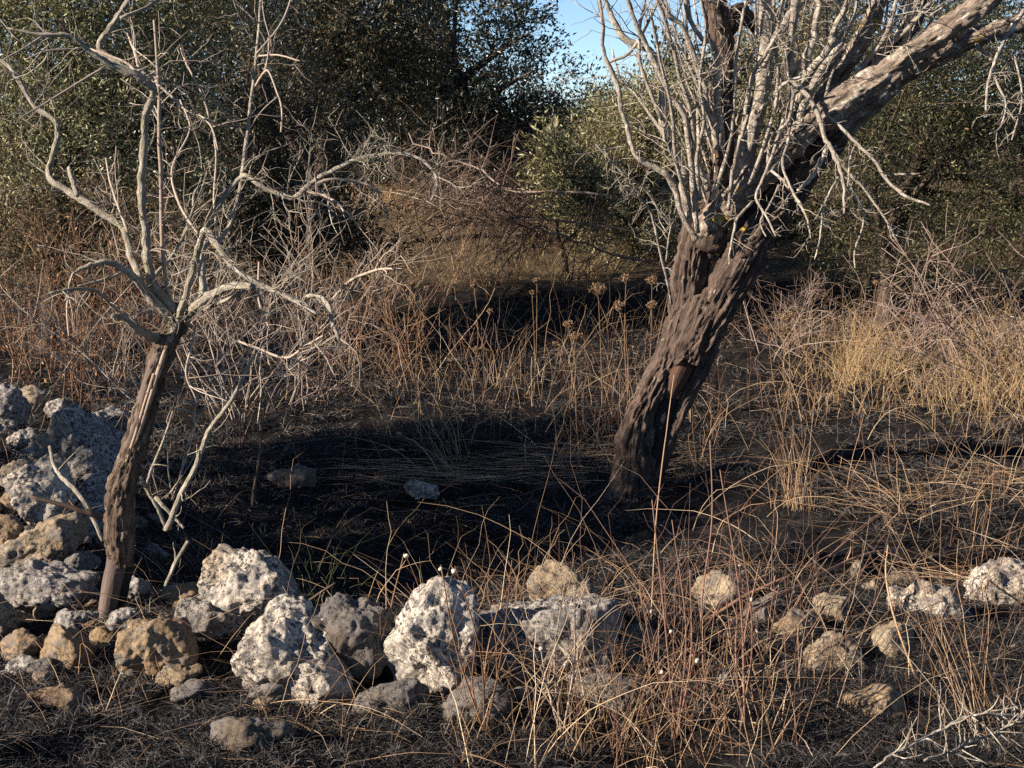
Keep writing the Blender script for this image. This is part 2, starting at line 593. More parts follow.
def ground_mat():
    m, nt, out = newmat('burnt_earth')
    tc = nd(nt, 'ShaderNodeTexCoord')
    co = tc.outputs['Object']
    n1 = noise(nt, co, 3.5, 6, 0.65)
    r1 = ramp(nt, [(.36, (.007, .0065, .007)), (.54, (.020, .0175, .017)), (.68, (.048, .040, .035)), (.82, (.09, .072, .058))])
    nt.links.new(n1.outputs['Fac'], r1.inputs[0])
    n2_ = noise(nt, co, 60, 5, 0.7)
    r2 = ramp(nt, [(.42, .35), (.62, 1.5)])
    nt.links.new(n2_.outputs['Fac'], r2.inputs[0])
    mm = nt.nodes.new('ShaderNodeMix')
    mm.data_type = 'RGBA'
    mm.blend_type = 'MULTIPLY'
    mm.inputs[0].default_value = 1
    nt.links.new(r1.outputs[0], mm.inputs[6])
    nt.links.new(r2.outputs[0], mm.inputs[7])
    col = mm.outputs[2]
    n3 = noise(nt, co, 1.7, 4, 0.6)
    r3 = ramp(nt, [(.64, 0), (.72, .5)])
    nt.links.new(n3.outputs['Fac'], r3.inputs[0])
    col = mixc(nt, r3.outputs[0], col, (.12, .062, .038))
    at = nd(nt, 'ShaderNodeAttribute', attribute_name='dry')
    n4 = noise(nt, co, 5, 5, .65)
    r4 = ramp(nt, [(.3, (.06, .042, .026)), (.7, (.16, .12, .07))])
    nt.links.new(n4.outputs['Fac'], r4.inputs[0])
    col = mixc(nt, at.outputs['Fac'], col, r4.outputs[0])
    b = nd(nt, 'ShaderNodeBsdfPrincipled', i_Roughness=0.95)
    b.inputs['Specular IOR Level'].default_value = 0.1
    nt.links.new(col, b.inputs['Base Color'])
    bp = nd(nt, 'ShaderNodeBump', i_Strength=1.0, i_Distance=0.025)
    nt.links.new(n2_.outputs['Fac'], bp.inputs['Height'])
    nt.links.new(bp.outputs[0], b.inputs['Normal'])
    nt.links.new(b.outputs[0], out.inputs[0])
    return m


M['ground'] = ground_mat()

# ------------------------------------------------------------------ ground
def axis_pts(dense, far, growth=1.25):
    a = list(dense)
    st = a[-1] - a[-2]
    while a[-1] < far:
        st *= growth
        a.append(a[-1] + st)
    return a


xs = np.array(axis_pts(np.arange(0, 4.0, 0.03), 400))
xs = np.concatenate([-xs[:0:-1], xs])
ya = np.concatenate([np.arange(2.6, 9.0, 0.025), np.arange(9.0, 22, 0.07)])
ys = np.array(axis_pts(ya, 700))
back = -np.array(axis_pts([0, .3, .6], 100))[:0:-1]
ys = np.concatenate([back + 2.6, ys])
X, Y_ = np.meshgrid(xs, ys)
Z = H(X, Y_)
gm = MB()
nx, ny = len(xs), len(ys)
i = (np.arange(ny - 1)[:, None] * nx + np.arange(nx - 1)[None]).ravel()
gm.add(np.stack([X.ravel(), Y_.ravel(), Z.ravel()], 1), np.stack([i, i + 1, i + nx + 1, i + nx], 1))
ground = gm.build('ground', M['ground'])
ground['kind'] = 'structure'
dry = sstep(13.5, 14.1, Y_ + 0.9 * (n2(X, Y_, 1.3, 3, 31) - .5))  # edge kept above the bank so burnt black stands in for its shade
at = ground.data.attributes.new('dry', 'FLOAT', 'POINT')
at.data.foreach_set('value', dry.ravel().astype(np.float32))


# ------------------------------------------------------------------ stones
_ico = {}


def ico(sub):
    if sub not in _ico:
        bm = bmesh.new()
        bmesh.ops.create_icosphere(bm, subdivisions=sub, radius=1)
        v = np.array([x.co[:] for x in bm.verts])
        f = np.array([[q.index for q in p.verts] for p in bm.faces])
        bm.free()
        _ico[sub] = (v, f)
    return _ico[sub]


def stone_shape(size, seed, sub=5, ang=10, rough=1.0, rot=None):
    r = np.random.default_rng(seed)
    d, f = ico(sub)
    k = ang
    nrm = r.normal(0, 1, (k, 3))
    nrm /= np.linalg.norm(nrm, axis=1)[:, None]
    h = r.uniform(0.55, 1.0, k)
    dn = d @ nrm.T
    rr = np.where(dn > 0.05, h[None] / np.maximum(dn, 0.05), 50)
    rr = np.concatenate([rr, np.full((len(d), 1), 1.12)], 1)
    p = 26.0
    rad = (np.sum(rr ** -p, 1)) ** (-1 / p)
    v = d * rad[:, None]
    ext = (v.max(0) - v.min(0)) / 2
    v = (v - (v.max(0) + v.min(0)) / 2) / ext * (np.array(size) / 2)
    s = float(np.mean(size))
    nv = d
    q = v + r.uniform(0, 50, 3)
    big = fbm(q * 7, 3, seed) - .5
    med = fbm(q * 26, 3, seed + 2) - .5
    fine = fbm(q * 75, 2, seed + 21) - .5
    cq = q @ np.array(Matrix.Rotation(r.uniform(.3, 1.2), 3, 'X'))
    st = fbm(cq * 9, 2, seed + 12) * 2.2 + cq[:, 2] * 7
    crag = np.abs((st % 1) - .5) * 2 - .5
    crag = np.sign(crag) * np.abs(crag) ** .6
    pits = np.clip(fbm(q * 34, 2, seed + 7) - 0.60, 0, 1)
    cav = np.clip(fbm(q * 11, 2, seed + 8) - 0.63, 0, 1)
    v = v + nv * (big * s * 0.17 * rough + med * 0.034 * rough * min(1, s / .25) + crag * 0.011 * min(1, s / .25) + fine * 0.011 - pits * 0.022 * rough * min(1, s / .25) - cav * 0.06 * rough * min(1, s / .25))[:, None]
    if rot is not None:
        R = np.array(Matrix.Rotation(math.radians(rot), 3, 'Y'))
        v = v @ R.T
    return v, f


def stone(name, cx, cy, w, h, Y, mat, label, seed, depth=1.0, rot=None, ang=10, rough=1.0, group=None, sub=None, cat='rock', sink=.36):
    yy = np.linspace(3.4, 9, 1200)
    d = ray(cx, cy)
    q = CAM[None] + d[None] * (yy / d[1])[:, None]
    low = q[:, 2] - sink * h * yy / FPX <= H(q[:, 0], yy)
    Y = float(yy[int(np.argmax(low))]) if low.any() else Y
    c = P(cx, cy, Y)
    k = ppm(Y)
    size = (w / k, depth * 0.5 * (w + h) / k, h / k)
    sub = sub or (6 if w * h > 5200 else 5 if w * h > 700 else 4)
    v, f = stone_shape(size, seed, sub, ang, rough, rot)
    mb = MB()
    base = c.copy()
    base[2] = c[2] + v[:, 2].min()
    mb.add(v + c, f)
    o = mb.build(name, M[mat], loc=base)
    tag(o, label, cat, group)
    return o


ST = [
    # cx, cy, w, h, Y, mat, seed, depth, rot, ang, label
    (297, 660, 108, 125, 4.75, 'st_white', 101, .9, -12, 11, 'large pale pitted limestone boulder at the wall front, peaked top, left of the dark gap'),
    (430, 650, 92, 138, 4.72, 'st_white', 102, .9, 8, 10, 'tall pale upright boulder in the middle of the wall with shaded right face'),
    (541, 640, 142, 104, 4.85, 'st_grey', 103, .9, 10, 12, 'broad grey boulder mostly in shade behind the weed stems, right end of the wall'),
    (248, 588, 98, 74, 5.15, 'st_white', 104, .9, 10, 9, 'wide grey white pitted boulder lying behind and left of the peaked boulder'),
    (347, 650, 92, 104, 5.0, 'st_dark_shade', 105, .8, None, 9, 'stone coloured dark for shade, recessed in the gap between two pale boulders'),
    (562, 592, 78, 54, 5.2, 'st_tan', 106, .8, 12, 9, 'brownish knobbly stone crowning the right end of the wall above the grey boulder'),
    (392, 700, 80, 36, 4.72, 'st_dark_shade', 107, .8, None, 9, 'low dark flat stone at the foot of the tall upright boulder'),
    (640, 655, 70, 66, 5.0, 'st_dark_shade', 108, .8, None, 9, 'rounded stone coloured dark for shade, right of the broad grey boulder'),
    (48, 592, 104, 46, 5.3, 'st_grey', 109, .8, 3, 8, 'long flat pale grey stone lying left of the small burnt tree base'),
    (42, 548, 108, 46, 5.6, 'st_tan', 110, .8, -30, 8, 'tan slab tilted up to the right in the rubble pile'),
    (40, 498, 72, 74, 5.75, 'st_white', 111, .9, -8, 10, 'bright white pitted stone in the rubble pile above the tilted tan slab'),
    (66, 464, 96, 92, 6.15, 'st_grey', 112, .9, 15, 10, 'biggest grey boulder crowning the rubble pile beside the small tree'),
    (22, 442, 32, 30, 6.0, 'st_white', 113, .8, 14, 8, 'small pale square stone at the left of the pile crest'),
    (33, 405, 42, 34, 6.45, 'st_tan', 114, .8, None, 9, 'yellowish tan lump on top of the pile behind the grey boulder'),
    (6, 416, 44, 58, 6.4, 'st_grey', 115, .8, None, 9, 'grey pitted stone cut by the left picture edge beside the tan lump'),
    (98, 424, 64, 32, 6.7, 'st_grey', 116, .8, None, 8, 'low grey stone in shade behind the pile next to the small tree trunk'),
    (2, 538, 44, 44, 5.62, 'st_ochre', 117, .8, None, 9, 'ochre stone at the left picture edge under the bright white stone'),
    (160, 648, 78, 62, 4.85, 'st_ochre', 118, .85, 18, 8, 'orange tan block just right of the charred tree foot'),
    (178, 674, 48, 24, 4.68, 'st_tan', 119, .8, -20, 7, 'thin flat yellowish chip leaning against the orange block'),
    (212, 622, 76, 54, 5.0, 'st_grey', 120, .8, -15, 9, 'pinkish grey stone tucked under the wide grey white boulder'),
    (66, 652, 56, 54, 4.9, 'st_ochre', 121, .8, 10, 8, 'ochre block with a sharp lit edge left of the charred tree foot'),
    (24, 652, 54, 44, 4.95, 'st_ochre', 122, .8, -10, 9, 'crumbly ochre stone at the lower left beside the sharp edged block'),
    (-2, 618, 40, 54, 5.05, 'st_tan', 123, .8, None, 9, 'rounded tan stone cut by the left picture edge, below the flat grey stone'),
    (76, 620, 54, 28, 5.1, 'st_grey', 124, .8, -18, 8, 'small grey wedge below the flat grey stone'),
    (60, 703, 66, 32, 4.45, 'st_ochre', 125, .8, 5, 8, 'flat ochre stone sunk in ash at the lower left corner'),
    (250, 738, 84, 40, 4.25, 'st_dark_shade', 126, .8, 8, 8, 'dark brown tilted slab half buried in ash at the bottom'),
    (186, 598, 46, 30, 5.25, 'st_ochre', 127, .8, None, 9, 'small ochre stone under straw between the small tree and the wide boulder'),
    (104, 520, 54, 84, 5.75, 'st_grey', 128, .8, None, 9, 'grey stone standing right behind the small tree trunk'),
    (132, 592, 36, 32, 5.35, 'st_grey', 129, .8, None, 9, 'small freckled grey stone at the right of the stripped trunk foot'),
    (422, 490, 36, 17, 7.2, 'st_white', 130, .9, 5, 8, 'lone pale stone lying in the black shadow hollow'),
    (290, 478, 50, 22, 7.5, 'st_dark_shade', 131, .9, None, 9, 'stone with shade in its colour at the far left of the shadow hollow'),
    (930, 616, 84, 44, 5.45, 'st_white', 133, .9, 4, 10, 'pale rounded stone in burnt ground at the right, left of its whiter neighbour'),
    (1002, 594, 84, 50, 5.7, 'st_white', 134, .9, None, 10, 'white stone cut by the right picture edge'),
    (893, 651, 54, 42, 5.05, 'st_tan', 135, .9, 20, 9, 'cream tan stone below the pale rounded stone at right'),
    (832, 666, 62, 54, 4.95, 'st_tan', 136, .9, None, 10, 'tan crumbly stone overgrown with black burnt moss'),
    (874, 711, 64, 36, 4.55, 'st_ochre', 137, .9, 5, 9, 'tan double humped stone, lowest of the right hand stones'),
    (722, 604, 56, 44, 5.3, 'st_tan', 138, .8, 8, 8, 'greenish tan block with a pale chipped corner behind red stems'),
    (798, 630, 56, 30, 5.2, 'st_tan', 139, .8, -8, 9, 'knobbly tan stone between the chipped block and the right hand stones'),
    (838, 612, 56, 26, 5.35, 'st_tan', 140, .8, None, 9, 'low tan stone just left of the pale rounded stone'),
    (856, 576, 15, 24, 5.8, 'st_tan', 141, .8, 20, 7, 'tiny upright tan stone splinter in the ash'),
    (872, 589, 22, 16, 5.7, 'st_tan', 142, .8, None, 7, 'tiny tan stone beside the upright splinter'),
    (905, 581, 40, 16, 5.85, 'st_tan', 143, .8, None, 8, 'small flat tan stone behind the pale rounded stone'),
    (478, 702, 72, 44, 4.6, 'st_dark_shade', 145, .8, None, 8, 'dark stone low between the tall upright boulder and the broad grey boulder'),
    (614, 697, 84, 44, 4.6, 'st_dark_shade', 146, .8, None, 8, 'dark low stone before the right corner of the broad grey boulder'),
    (18, 474, 36, 32, 5.9, 'st_tan', 147, .8, 20, 8, 'tan stone wedged left of the biggest grey boulder of the pile'),
    (92, 505, 46, 40, 5.7, 'st_grey', 148, .8, -15, 8, 'grey stone under the right side of the biggest grey boulder'),
    (74, 566, 56, 28, 5.5, 'st_dark_shade', 149, .8, -20, 8, 'dark wedge under the tilted tan slab'),
    (14, 508, 30, 34, 5.8, 'st_ochre', 150, .8, 12, 8, 'ochre stone left of the bright white stone'),
    (118, 450, 40, 34, 6.4, 'st_grey', 151, .8, 10, 8, 'grey stone between the biggest grey boulder and the small tree trunk'),
    (62, 412, 34, 26, 6.6, 'st_grey', 152, .8, None, 8, 'small grey stone at the back of the pile top'),
    (126, 622, 36, 30, 5.0, 'st_grey', 153, .8, None, 8, 'bluish grey stone touching the charred root'),
    (200, 690, 40, 24, 4.6, 'st_dark_shade', 154, .8, 15, 7, 'dark small slab in front of the thin flat chip'),
    (764, 618, 40, 34, 5.3, 'st_dark_shade', 144, .8, None, 8, 'dark bluish stone right of the chipped block'),
]
for (cx, cy, w, h, Y, mt, sd, dp, rot, ang, lab) in ST:
    k_ = 1.0 if cx < 680 else 1.3
    stone('limestone_rock', cx, cy, w * 1.04, h * 1.12 * k_, Y, mt, lab, sd, dp, rot, ang, rough=2.0 if 'biggest grey boulder crowning' in lab else 1.0, sink=.24 if cx < 680 else -.02)

# filler rubble between the big stones, all alike
rr = random.Random(5)
spots = []
for _ in range(26):
    px = rr.uniform(-10, 175)
    spots.append((px, rr.uniform(500, 690) - max(0, 40 - px) * 0.5))
for _ in range(12):
    spots.append((rr.uniform(180, 640), rr.uniform(655, 712)))
for _ in range(14):
    spots.append((rr.uniform(690, 1020), rr.uniform(570, 720)))
for k, (px, py) in enumerate(spots):
    g = G(px, py)
    s = rr.uniform(0.03, 0.085) if px < 640 else rr.uniform(.015, .04)
    v, f = stone_shape((s * rr.uniform(1, 1.6), s * 1.1, s * .8), 300 + k, 4, 7, 1.3, rr.uniform(-30, 30))
    mb = MB()
    c = np.array([g[0], g[1], Hs(g[0], g[1]) + s * .22])
    mb.add(v + c, f)
    o = mb.build('rubble_stone', M[rr.choice(['st_tan', 'st_grey', 'st_dark_shade', 'st_ochre'])], loc=c + [0, 0, v[:, 2].min()])
    if px < 178:
        tag(o, 'small loose rubble stone wedged among the rocks of the left pile', 'stone', 'rubble stones of the left pile')
    elif px < 645:
        tag(o, 'small loose rubble stone at the foot of the big wall boulders', 'stone', 'rubble stones along the wall foot')
    else:
        tag(o, 'small loose stone lying in black ash among the right hand stones', 'stone', 'loose stones in the right hand ash')


# ------------------------------------------------------------------ branches from picture polylines
def pline(pl, Y0, Y1=None, n=6):
    """pl: list of (px,py,diameter_px) ; depth runs Y0 -> Y1"""
    Y1 = Y0 if Y1 is None else Y1
    m = len(pl)
    out = []
    for k, q in enumerate(pl):
        Y = Y0 + (Y1 - Y0) * k / max(1, m - 1)
        p = P(q[0], q[1], Y)
        out.append([*p, q[2] / ppm(Y) / 2])
    c = catmull(out, n)
    return c[:, :3], np.maximum(c[:, 3], 0.0012)


def knobbly(pts, rad, amt, seed):
    r = np.random.default_rng(seed)
    return pts + r.normal(0, 1, pts.shape) * (rad * amt)[:, None]


# ---- small burnt tree on the left
SY = 4.86
b0 = P(106, 632, SY)
small = thing('dead_tree', (b0[0], b0[1], Hs(b0[0], b0[1])), 'small dead tree with split bark and burnt foot growing out of the rubble pile', 'tree')
mb = MB()
pts, rad = pline([(121, 566, 22), (120, 545, 29), (120, 515, 29), (122, 488, 29), (130, 462, 25), (140, 430, 24), (149, 398, 24), (159, 365, 25), (168, 340, 26), (178, 318, 27), (183, 306, 16)], SY, SY, 16)
tube(mb, pts, rad, 72, make_bark(.011, 95, 5.0, 3))
mb.build('trunk', M['bark_small'], small)
mb = MB()
pts, rad = pline([(103, 640, 24), (106, 622, 19), (109, 600, 18), (114, 575, 19), (119, 548, 20)], SY, SY, 10)
tube(mb, pts, rad, 24, make_bark(.003, 40, 6.0, 4))
mb.build('stripped_foot', M['wood_bare'], small)
mb = MB()
pts, rad = pline([(112, 640, 22), (117, 615, 14), (122, 590, 15), (126, 560, 18)], SY + .03, SY + .03, 8)
tube(mb, pts, rad, 18, make_bark(.006, 60, 3.0, 6))
pts, rad = pline([(92, 668, 30), (102, 652, 40), (108, 630, 30)], SY - .15, SY - .02, 8)
tube(mb, pts, rad, 26, make_bark(.02, 50, 1.5, 8))
mb.build('charred_root', M['wood_char'], small)
# stripped bark: dark slit and pale ribs, slightly proud of the trunk
mb = MB()
pts, rad = pline([(122, 470, 7), (128, 448, 9), (138, 420, 10), (146, 390, 11), (155, 362, 11), (163, 343, 8)], SY - .017, SY - .020, 8)
tube(mb, pts, rad, 8)
mb.build('bare_wood', M['wood_bare'], small)
mb = MB()
pts, rad = pline([(132, 452, 4), (142, 424, 5), (152, 393, 6), (161, 364, 6), (168, 342, 4)], SY - .032, SY - .0345, 8)
tube(mb, pts, rad, 6)
pts, rad = pline([(126, 462, 3), (135, 436, 4), (145, 403, 4), (154, 374, 4)], SY - .033, SY - .036, 8)
tube(mb, pts, rad, 6)
mb.build('pale_wood', M['wood_pale'], small)

BR = [  # polyline, depth offset end, twigs
    ([(162, 338, 15), (148, 335, 13), (137, 328, 12), (124, 318, 10), (112, 316, 8)], -.15, 0),
    ([(124, 318, 6), (110, 303, 5), (95, 291, 4.5), (74, 289, 4), (50, 293, 2.5)], -.25, 3),
    ([(70, 289, 3), (67, 310, 2.5), (69, 336, 2)], -.1, 1),
    ([(176, 318, 15), (163, 310, 14), (152, 299, 13), (138, 281, 11), (122, 268, 9), (107, 262, 7), (91, 265, 5.5), (74, 273, 4), (70, 283, 3.5), (66, 300, 2.5)], -.2, 5),
    ([(124, 272, 4.5), (99, 281, 4), (78, 286, 2.5)], -.1, 2),
    ([(141, 280, 10), (132, 258, 9), (126, 236, 9), (122, 226, 9), (105, 216, 9), (82, 199, 9), (62, 187, 8.5), (48, 176, 8), (51, 160, 7.5), (57, 138, 7.5), (55, 121, 7), (35, 107, 7), (21, 84, 6), (10, 68, 5.5), (-4, 57, 5)], .35, 9),
    ([(77, 195, 6), (73, 183, 6), (69, 168, 5)], .1, 1),
    ([(128, 232, 4), (118, 205, 3.5), (110, 180, 3), (106, 158, 2)], .1, 3),
    ([(178, 314, 12), (160, 294, 13), (151, 280, 13), (147, 248, 12), (144, 222, 11.5), (141, 185, 11), (144, 150, 10.5), (146, 115, 10), (154, 92, 10), (146, 82, 10), (137, 76, 9.5), (109, 64, 9), (86, 49, 7.5), (68, 36, 6.5), (43, 35, 5.5), (8, 29, 4)], -.3, 10),
    ([(156, 90, 8), (158, 78, 9), (141, 72, 9), (116, 61, 8.5), (99, 48, 8.5), (107, 32, 8), (118, 16, 8), (131, -4, 7.5)], .1, 4),
    ([(121, 18, 5), (145, 8, 5), (162, -3, 4.5)], .1, 1),
    ([(43, 36, 3), (24, 48, 2.5), (3, 60, 2)], -.1, 1),
    ([(106, 66, 3.5), (70, 88, 3), (39, 107, 2.6), (20, 118, 2)], -.2, 2),
    ([(80, 49, 2.8), (47, 51, 2.6), (25, 60, 1.8)], -.1, 1),
    ([(90, 49, 3), (125, 62, 3), (140, 76, 4), (162, 88, 3.6), (187, 111, 3), (201, 116, 2.6), (212, 128, 2.4), (218, 150, 2)], -.25, 5),
    ([(140, 72, 4), (134, 50, 3.5), (125, 28, 2)], .1, 1),
    ([(170, 303, 4), (166, 280, 5.5), (162, 240, 5.5), (161, 180, 5), (159, 130, 5), (159, 88, 4.5), (154, 20, 3)], -.1, 6),
    ([(167, 350, 10), (174, 330, 10), (181, 311, 9.5), (190, 280, 9), (196, 258, 8.5), (202, 236, 8), (206, 231, 8), (219, 248, 8), (236, 269, 7.5), (262, 286, 7.5), (298, 302, 7), (318, 314, 5)], -.35, 10),
    ([(217, 246, 5), (230, 224, 5), (239, 194, 5), (244, 159, 5), (250, 110, 4.5), (254, 78, 4), (258, 39, 3.5), (261, -4, 3)], .2, 9),
    ([(257, 53, 2.6), (272, 36, 2.4), (284, 18, 2.2), (292, -4, 2)], .1, 1),
    ([(259, 56, 2.4), (278, 55, 2.2), (300, 61, 1.8)], -.1, 0),
    ([(255, 86, 3), (264, 73, 3), (269, 72, 2.5), (277, 92, 2.5), (282, 110, 2.5), (281, 132, 2.2)], -.1, 2),
    ([(300, 303, 5), (309, 296, 6), (321, 297, 6), (329, 308, 6), (333, 324, 5), (339, 340, 4)], -.2, 5),
    ([(329, 304, 4), (345, 285, 4), (362, 275, 3.6), (382, 269, 3.2), (402, 269, 2)], -.2, 5),
    ([(184, 322, 13), (191, 312, 13), (198, 305, 11.5), (212, 294, 11), (234, 286, 10), (254, 287, 9)], -.25, 3),
    ([(203, 311, 5), (228, 299, 4.5), (246, 291, 3)], -.2, 1),
    ([(198, 306, 9), (203, 296, 9), (202, 275, 9), (203, 250, 7), (210, 238, 6)], .15, 2),
    ([(206, 232, 6), (214, 214, 7), (226, 194, 7), (240, 178, 6), (248, 176, 6), (262, 187, 6.5), (280, 194, 6.5), (293, 198, 6.5), (305, 189, 6.5), (317, 179, 6.5), (336, 169, 6), (358, 159, 5.5), (380, 155, 5), (398, 153, 5), (420, 159, 4.5), (434, 172, 4), (437, 186, 3.5), (431, 201, 2.5)], -.2, 16),
    ([(310, 186, 4), (328, 180, 4), (345, 180, 4), (370, 186, 3.6), (380, 199, 3), (387, 221, 2.4)], .05, 5),
    ([(306, 190, 3), (312, 205, 3), (320, 217, 2.6), (326, 226, 2)], .1, 2),
    ([(302, 190, 4), (324, 196, 3.6), (338, 203, 3), (344, 212, 2.4)], -.1, 3),
    ([(259, 262, 2.4), (259, 300, 3), (270, 330, 2)], -.1, 3),
    ([(236, 340, 3), (259, 349, 3.4), (286, 358, 3.6), (304, 347, 3.4), (323, 336, 3)], -.2, 5),
    ([(286, 358, 3), (300, 362, 2.6), (316, 371, 2.4)], .05, 2),
    ([(196, 325, 3), (191, 349, 3), (186, 374, 2.6), (196, 398, 2)], -.05, 3),
    ([(150, 281, 5), (176, 250, 4), (192, 214, 3.6), (196, 190, 3), (220, 179, 3)], .25, 6),
    ([(202, 240, 4), (180, 205, 3.5), (172, 168, 3), (190, 130, 2.5), (180, 100, 2)], .3, 5),
    ([(219, 247, 3), (214, 200, 3), (216, 150, 2.6), (204, 100, 2.6), (185, 60, 2.4), (181, 48, 2)], .25, 5),
]
rg = random.Random(12)
for k, (pl, dy, nt_) in enumerate(BR):
    pts, rad = pline(pl, SY - .01, SY + dy, 5)
    pts = knobbly(pts, rad, .09, k)
    mb = MB()
    if pl[0][2] > 7:
        tube(mb, pts, rad * .78, 16, make_bark(.0045, 120, 2.0, 300 + k))
    else:
        tube(mb, pts, rad * .82, 7)
    if nt_:
        twigs_on(mb, pts, int(nt_ * 1.7), .05, .26, .0022, .4, .12, 2, rg)
    mb.build('branch', M['bark_bough'] if pl[0][2] > 4.2 else M['pale_twig'], small)

# sticks round the small tree
def stick(name, pl, Y0, Y1, mat, label, cat='stick', tw=4, sides=8, tl=(.03, .1), seed=1):
    pts, rad = pline(pl, Y0, Y1, 6)
    if mat == 'bark_bough':
        rad = rad * .58
    pts = knobbly(pts, rad, .10, seed)
    mb = MB()
    tube(mb, pts, rad, sides)
    if tw:
        twigs_on(mb, pts, tw, tl[0], tl[1], min(.003, float(rad.mean()) * .6), .4, .05, 1, random.Random(seed))
    o = mb.build(name, M[mat], loc=pts[0])
    return tag(o, label, cat)


stick('dead_stick', [(166, 530, 12), (170, 522, 11), (181, 495, 10), (197, 464, 9.5), (206, 437, 9), (214, 423, 8.5), (226, 408, 8), (238, 388, 6.5), (249, 365, 6), (264, 342, 4.5), (272, 330, 3)], 5.1, 4.95, 'bark_bough', 'long knobbly grey stick rising to the right of the small tree trunk', tw=9, seed=3, tl=(.05, .2))
stick('dead_stick', [(166, 527, 7), (156, 505, 7), (146, 488, 7), (138, 474, 7)], 5.32, 5.3, 'bark_bough', 'short pale stick leaning left against the foot of the long knobbly stick', tw=2, seed=4)
stick('dead_stick', [(146, 486, 5), (152, 468, 5), (161, 447, 4.5), (167, 430, 4), (173, 411, 3)], 5.3, 5.35, 'bark_bough', 'thin pale stick standing between small tree trunk and long knobbly stick', tw=4, seed=5)
stick('dead_stick', [(156, 498, 9), (160, 502, 9), (172, 515, 7), (184, 528, 5)], 5.25, 5.2, 'bark_bough', 'stubby forked stick lying across the foot of the long knobbly stick', tw=3, seed=6)
stick('dead_stick', [(35, 412, 2), (60, 377, 2.4), (95, 326, 2.2), (134, 281, 1.6)], 5.6, 5.2, 'bark_bough', 'thin straight stick slanting across the left of the small tree', tw=0, sides=6, seed=7)
stick('dead_stick', [(50, 446, 6), (53, 462, 7), (60, 475, 8), (72, 487, 9), (86, 505, 9), (103, 540, 8)], 5.2, 5.05, 'bark_bough', 'curved pale stick bent down to the small tree foot across the rocks', tw=1, seed=8)
stick('dead_stick', [(104, 518, 4), (95, 515, 6), (70, 507, 5), (31, 497, 3.5)], 5.05, 5.0, 'dark_twig', 'dark twig sticking out left from the small tree trunk', tw=2, seed=9)
stick('dead_stick', [(160, 598, 7), (166, 585, 7), (176, 562, 8), (188, 541, 7)], 5.0, 5.05, 'bark_bough', 'short pale lichen spotted stick stuck in straw right of the small tree foot', tw=2, seed=10)
stick('dead_stick', [(5, 606, 5), (40, 607, 7), (70, 606, 7), (98, 604, 5)], 5.12, 5.1, 'wood_bare', 'reddish bare stick lying flat in front of the long flat stone', tw=1, seed=11)
stick('dead_stick', [(200, 705, 2.5), (236, 672, 3), (252, 648, 3.2), (280, 622, 3.4), (310, 600, 3), (335, 583, 2)], 4.55, 4.62, 'dark_twig', 'long dark curved twig crossing in front of the peaked boulder', tw=3, seed=12)
stick('dead_stick', [(206, 716, 7), (225, 712, 10), (250, 714, 9), (272, 716, 6)], 4.4, 4.4, 'wood_bare', 'brown splinter of bark lying on the dark tilted slab', tw=0, seed=13)
stick('dead_stick', [(253, 505, 3.5), (254, 490, 3.5), (258, 465, 2.5), (264, 415, 2), (266, 395, 1.5)], 5.9, 5.9, 'bark_dark', 'slim upright stalk with a frayed base over the shadow hollow', tw=2, seed=14)

# ---- leaning old tree on the right
TY = 7.1
b0 = P(640, 498, TY)
old = thing('leaning_tree', (b0[0], b0[1], Hs(b0[0], b0[1])), 'big old many stemmed tree leaning right with hollow fissured trunk and bare pale shoots', 'tree')
mb = MB()
bk = make_bark(.027, 52, 7.0, 41)
pts, rad = pline([(624, 526, 62), (629, 498, 50), (634, 465, 42), (637, 432, 34), (648, 402, 27), (661, 376, 27), (675, 350, 33), (683, 326, 33), (688, 300, 32), (691, 270, 31), (696, 245, 32), (704, 222, 32), (716, 205, 24)], TY - .03, TY + .15, 26)
tube(mb, pts, rad, 110, bk)
pts, rad = pline([(690, 362, 26), (698, 345, 32), (708, 326, 36), (722, 299, 40), (738, 268, 42), (751, 240, 41), (766, 218, 40), (786, 192, 38), (808, 162, 34), (836, 132, 30)], TY - .0, TY + .02, 20)
tube(mb, pts, rad, 110, make_bark(.024, 52, 7, 43))
pts, rad = pline([(640, 512, 26), (652, 486, 18), (664, 455, 14), (676, 424, 13), (687, 398, 14), (699, 372, 18), (712, 346, 20)], TY - .01, TY + .06, 14)
tube(mb, pts, rad, 40, make_bark(.010, 52, 6, 45))
pts, rad = pline([(612, 514, 20), (621, 485, 20), (631, 446, 14)], TY + .02, TY, 10)
tube(mb, pts, rad, 36, make_bark(.014, 46, 6, 46))
pts, rad = pline([(596, 528, 14), (612, 508, 26), (622, 484, 20)], TY - .10, TY - .03, 10)
tube(mb, pts, rad, 30, make_bark(.012, 46, 6, 49))
pts, rad = pline([(672, 522, 12), (655, 508, 22), (646, 486, 18)], TY - .08, TY - .02, 10)
tube(mb, pts, rad, 30, make_bark(.012, 46, 6, 50))
pts, rad = pline([(672, 372, 22), (684, 350, 36), (696, 326, 40), (706, 300, 34)], TY + .03, TY + .03, 14)
tube(mb, pts, rad, 70, make_bark(.02, 52, 7, 52))
mb.build('trunk', M['bark_old'], old)
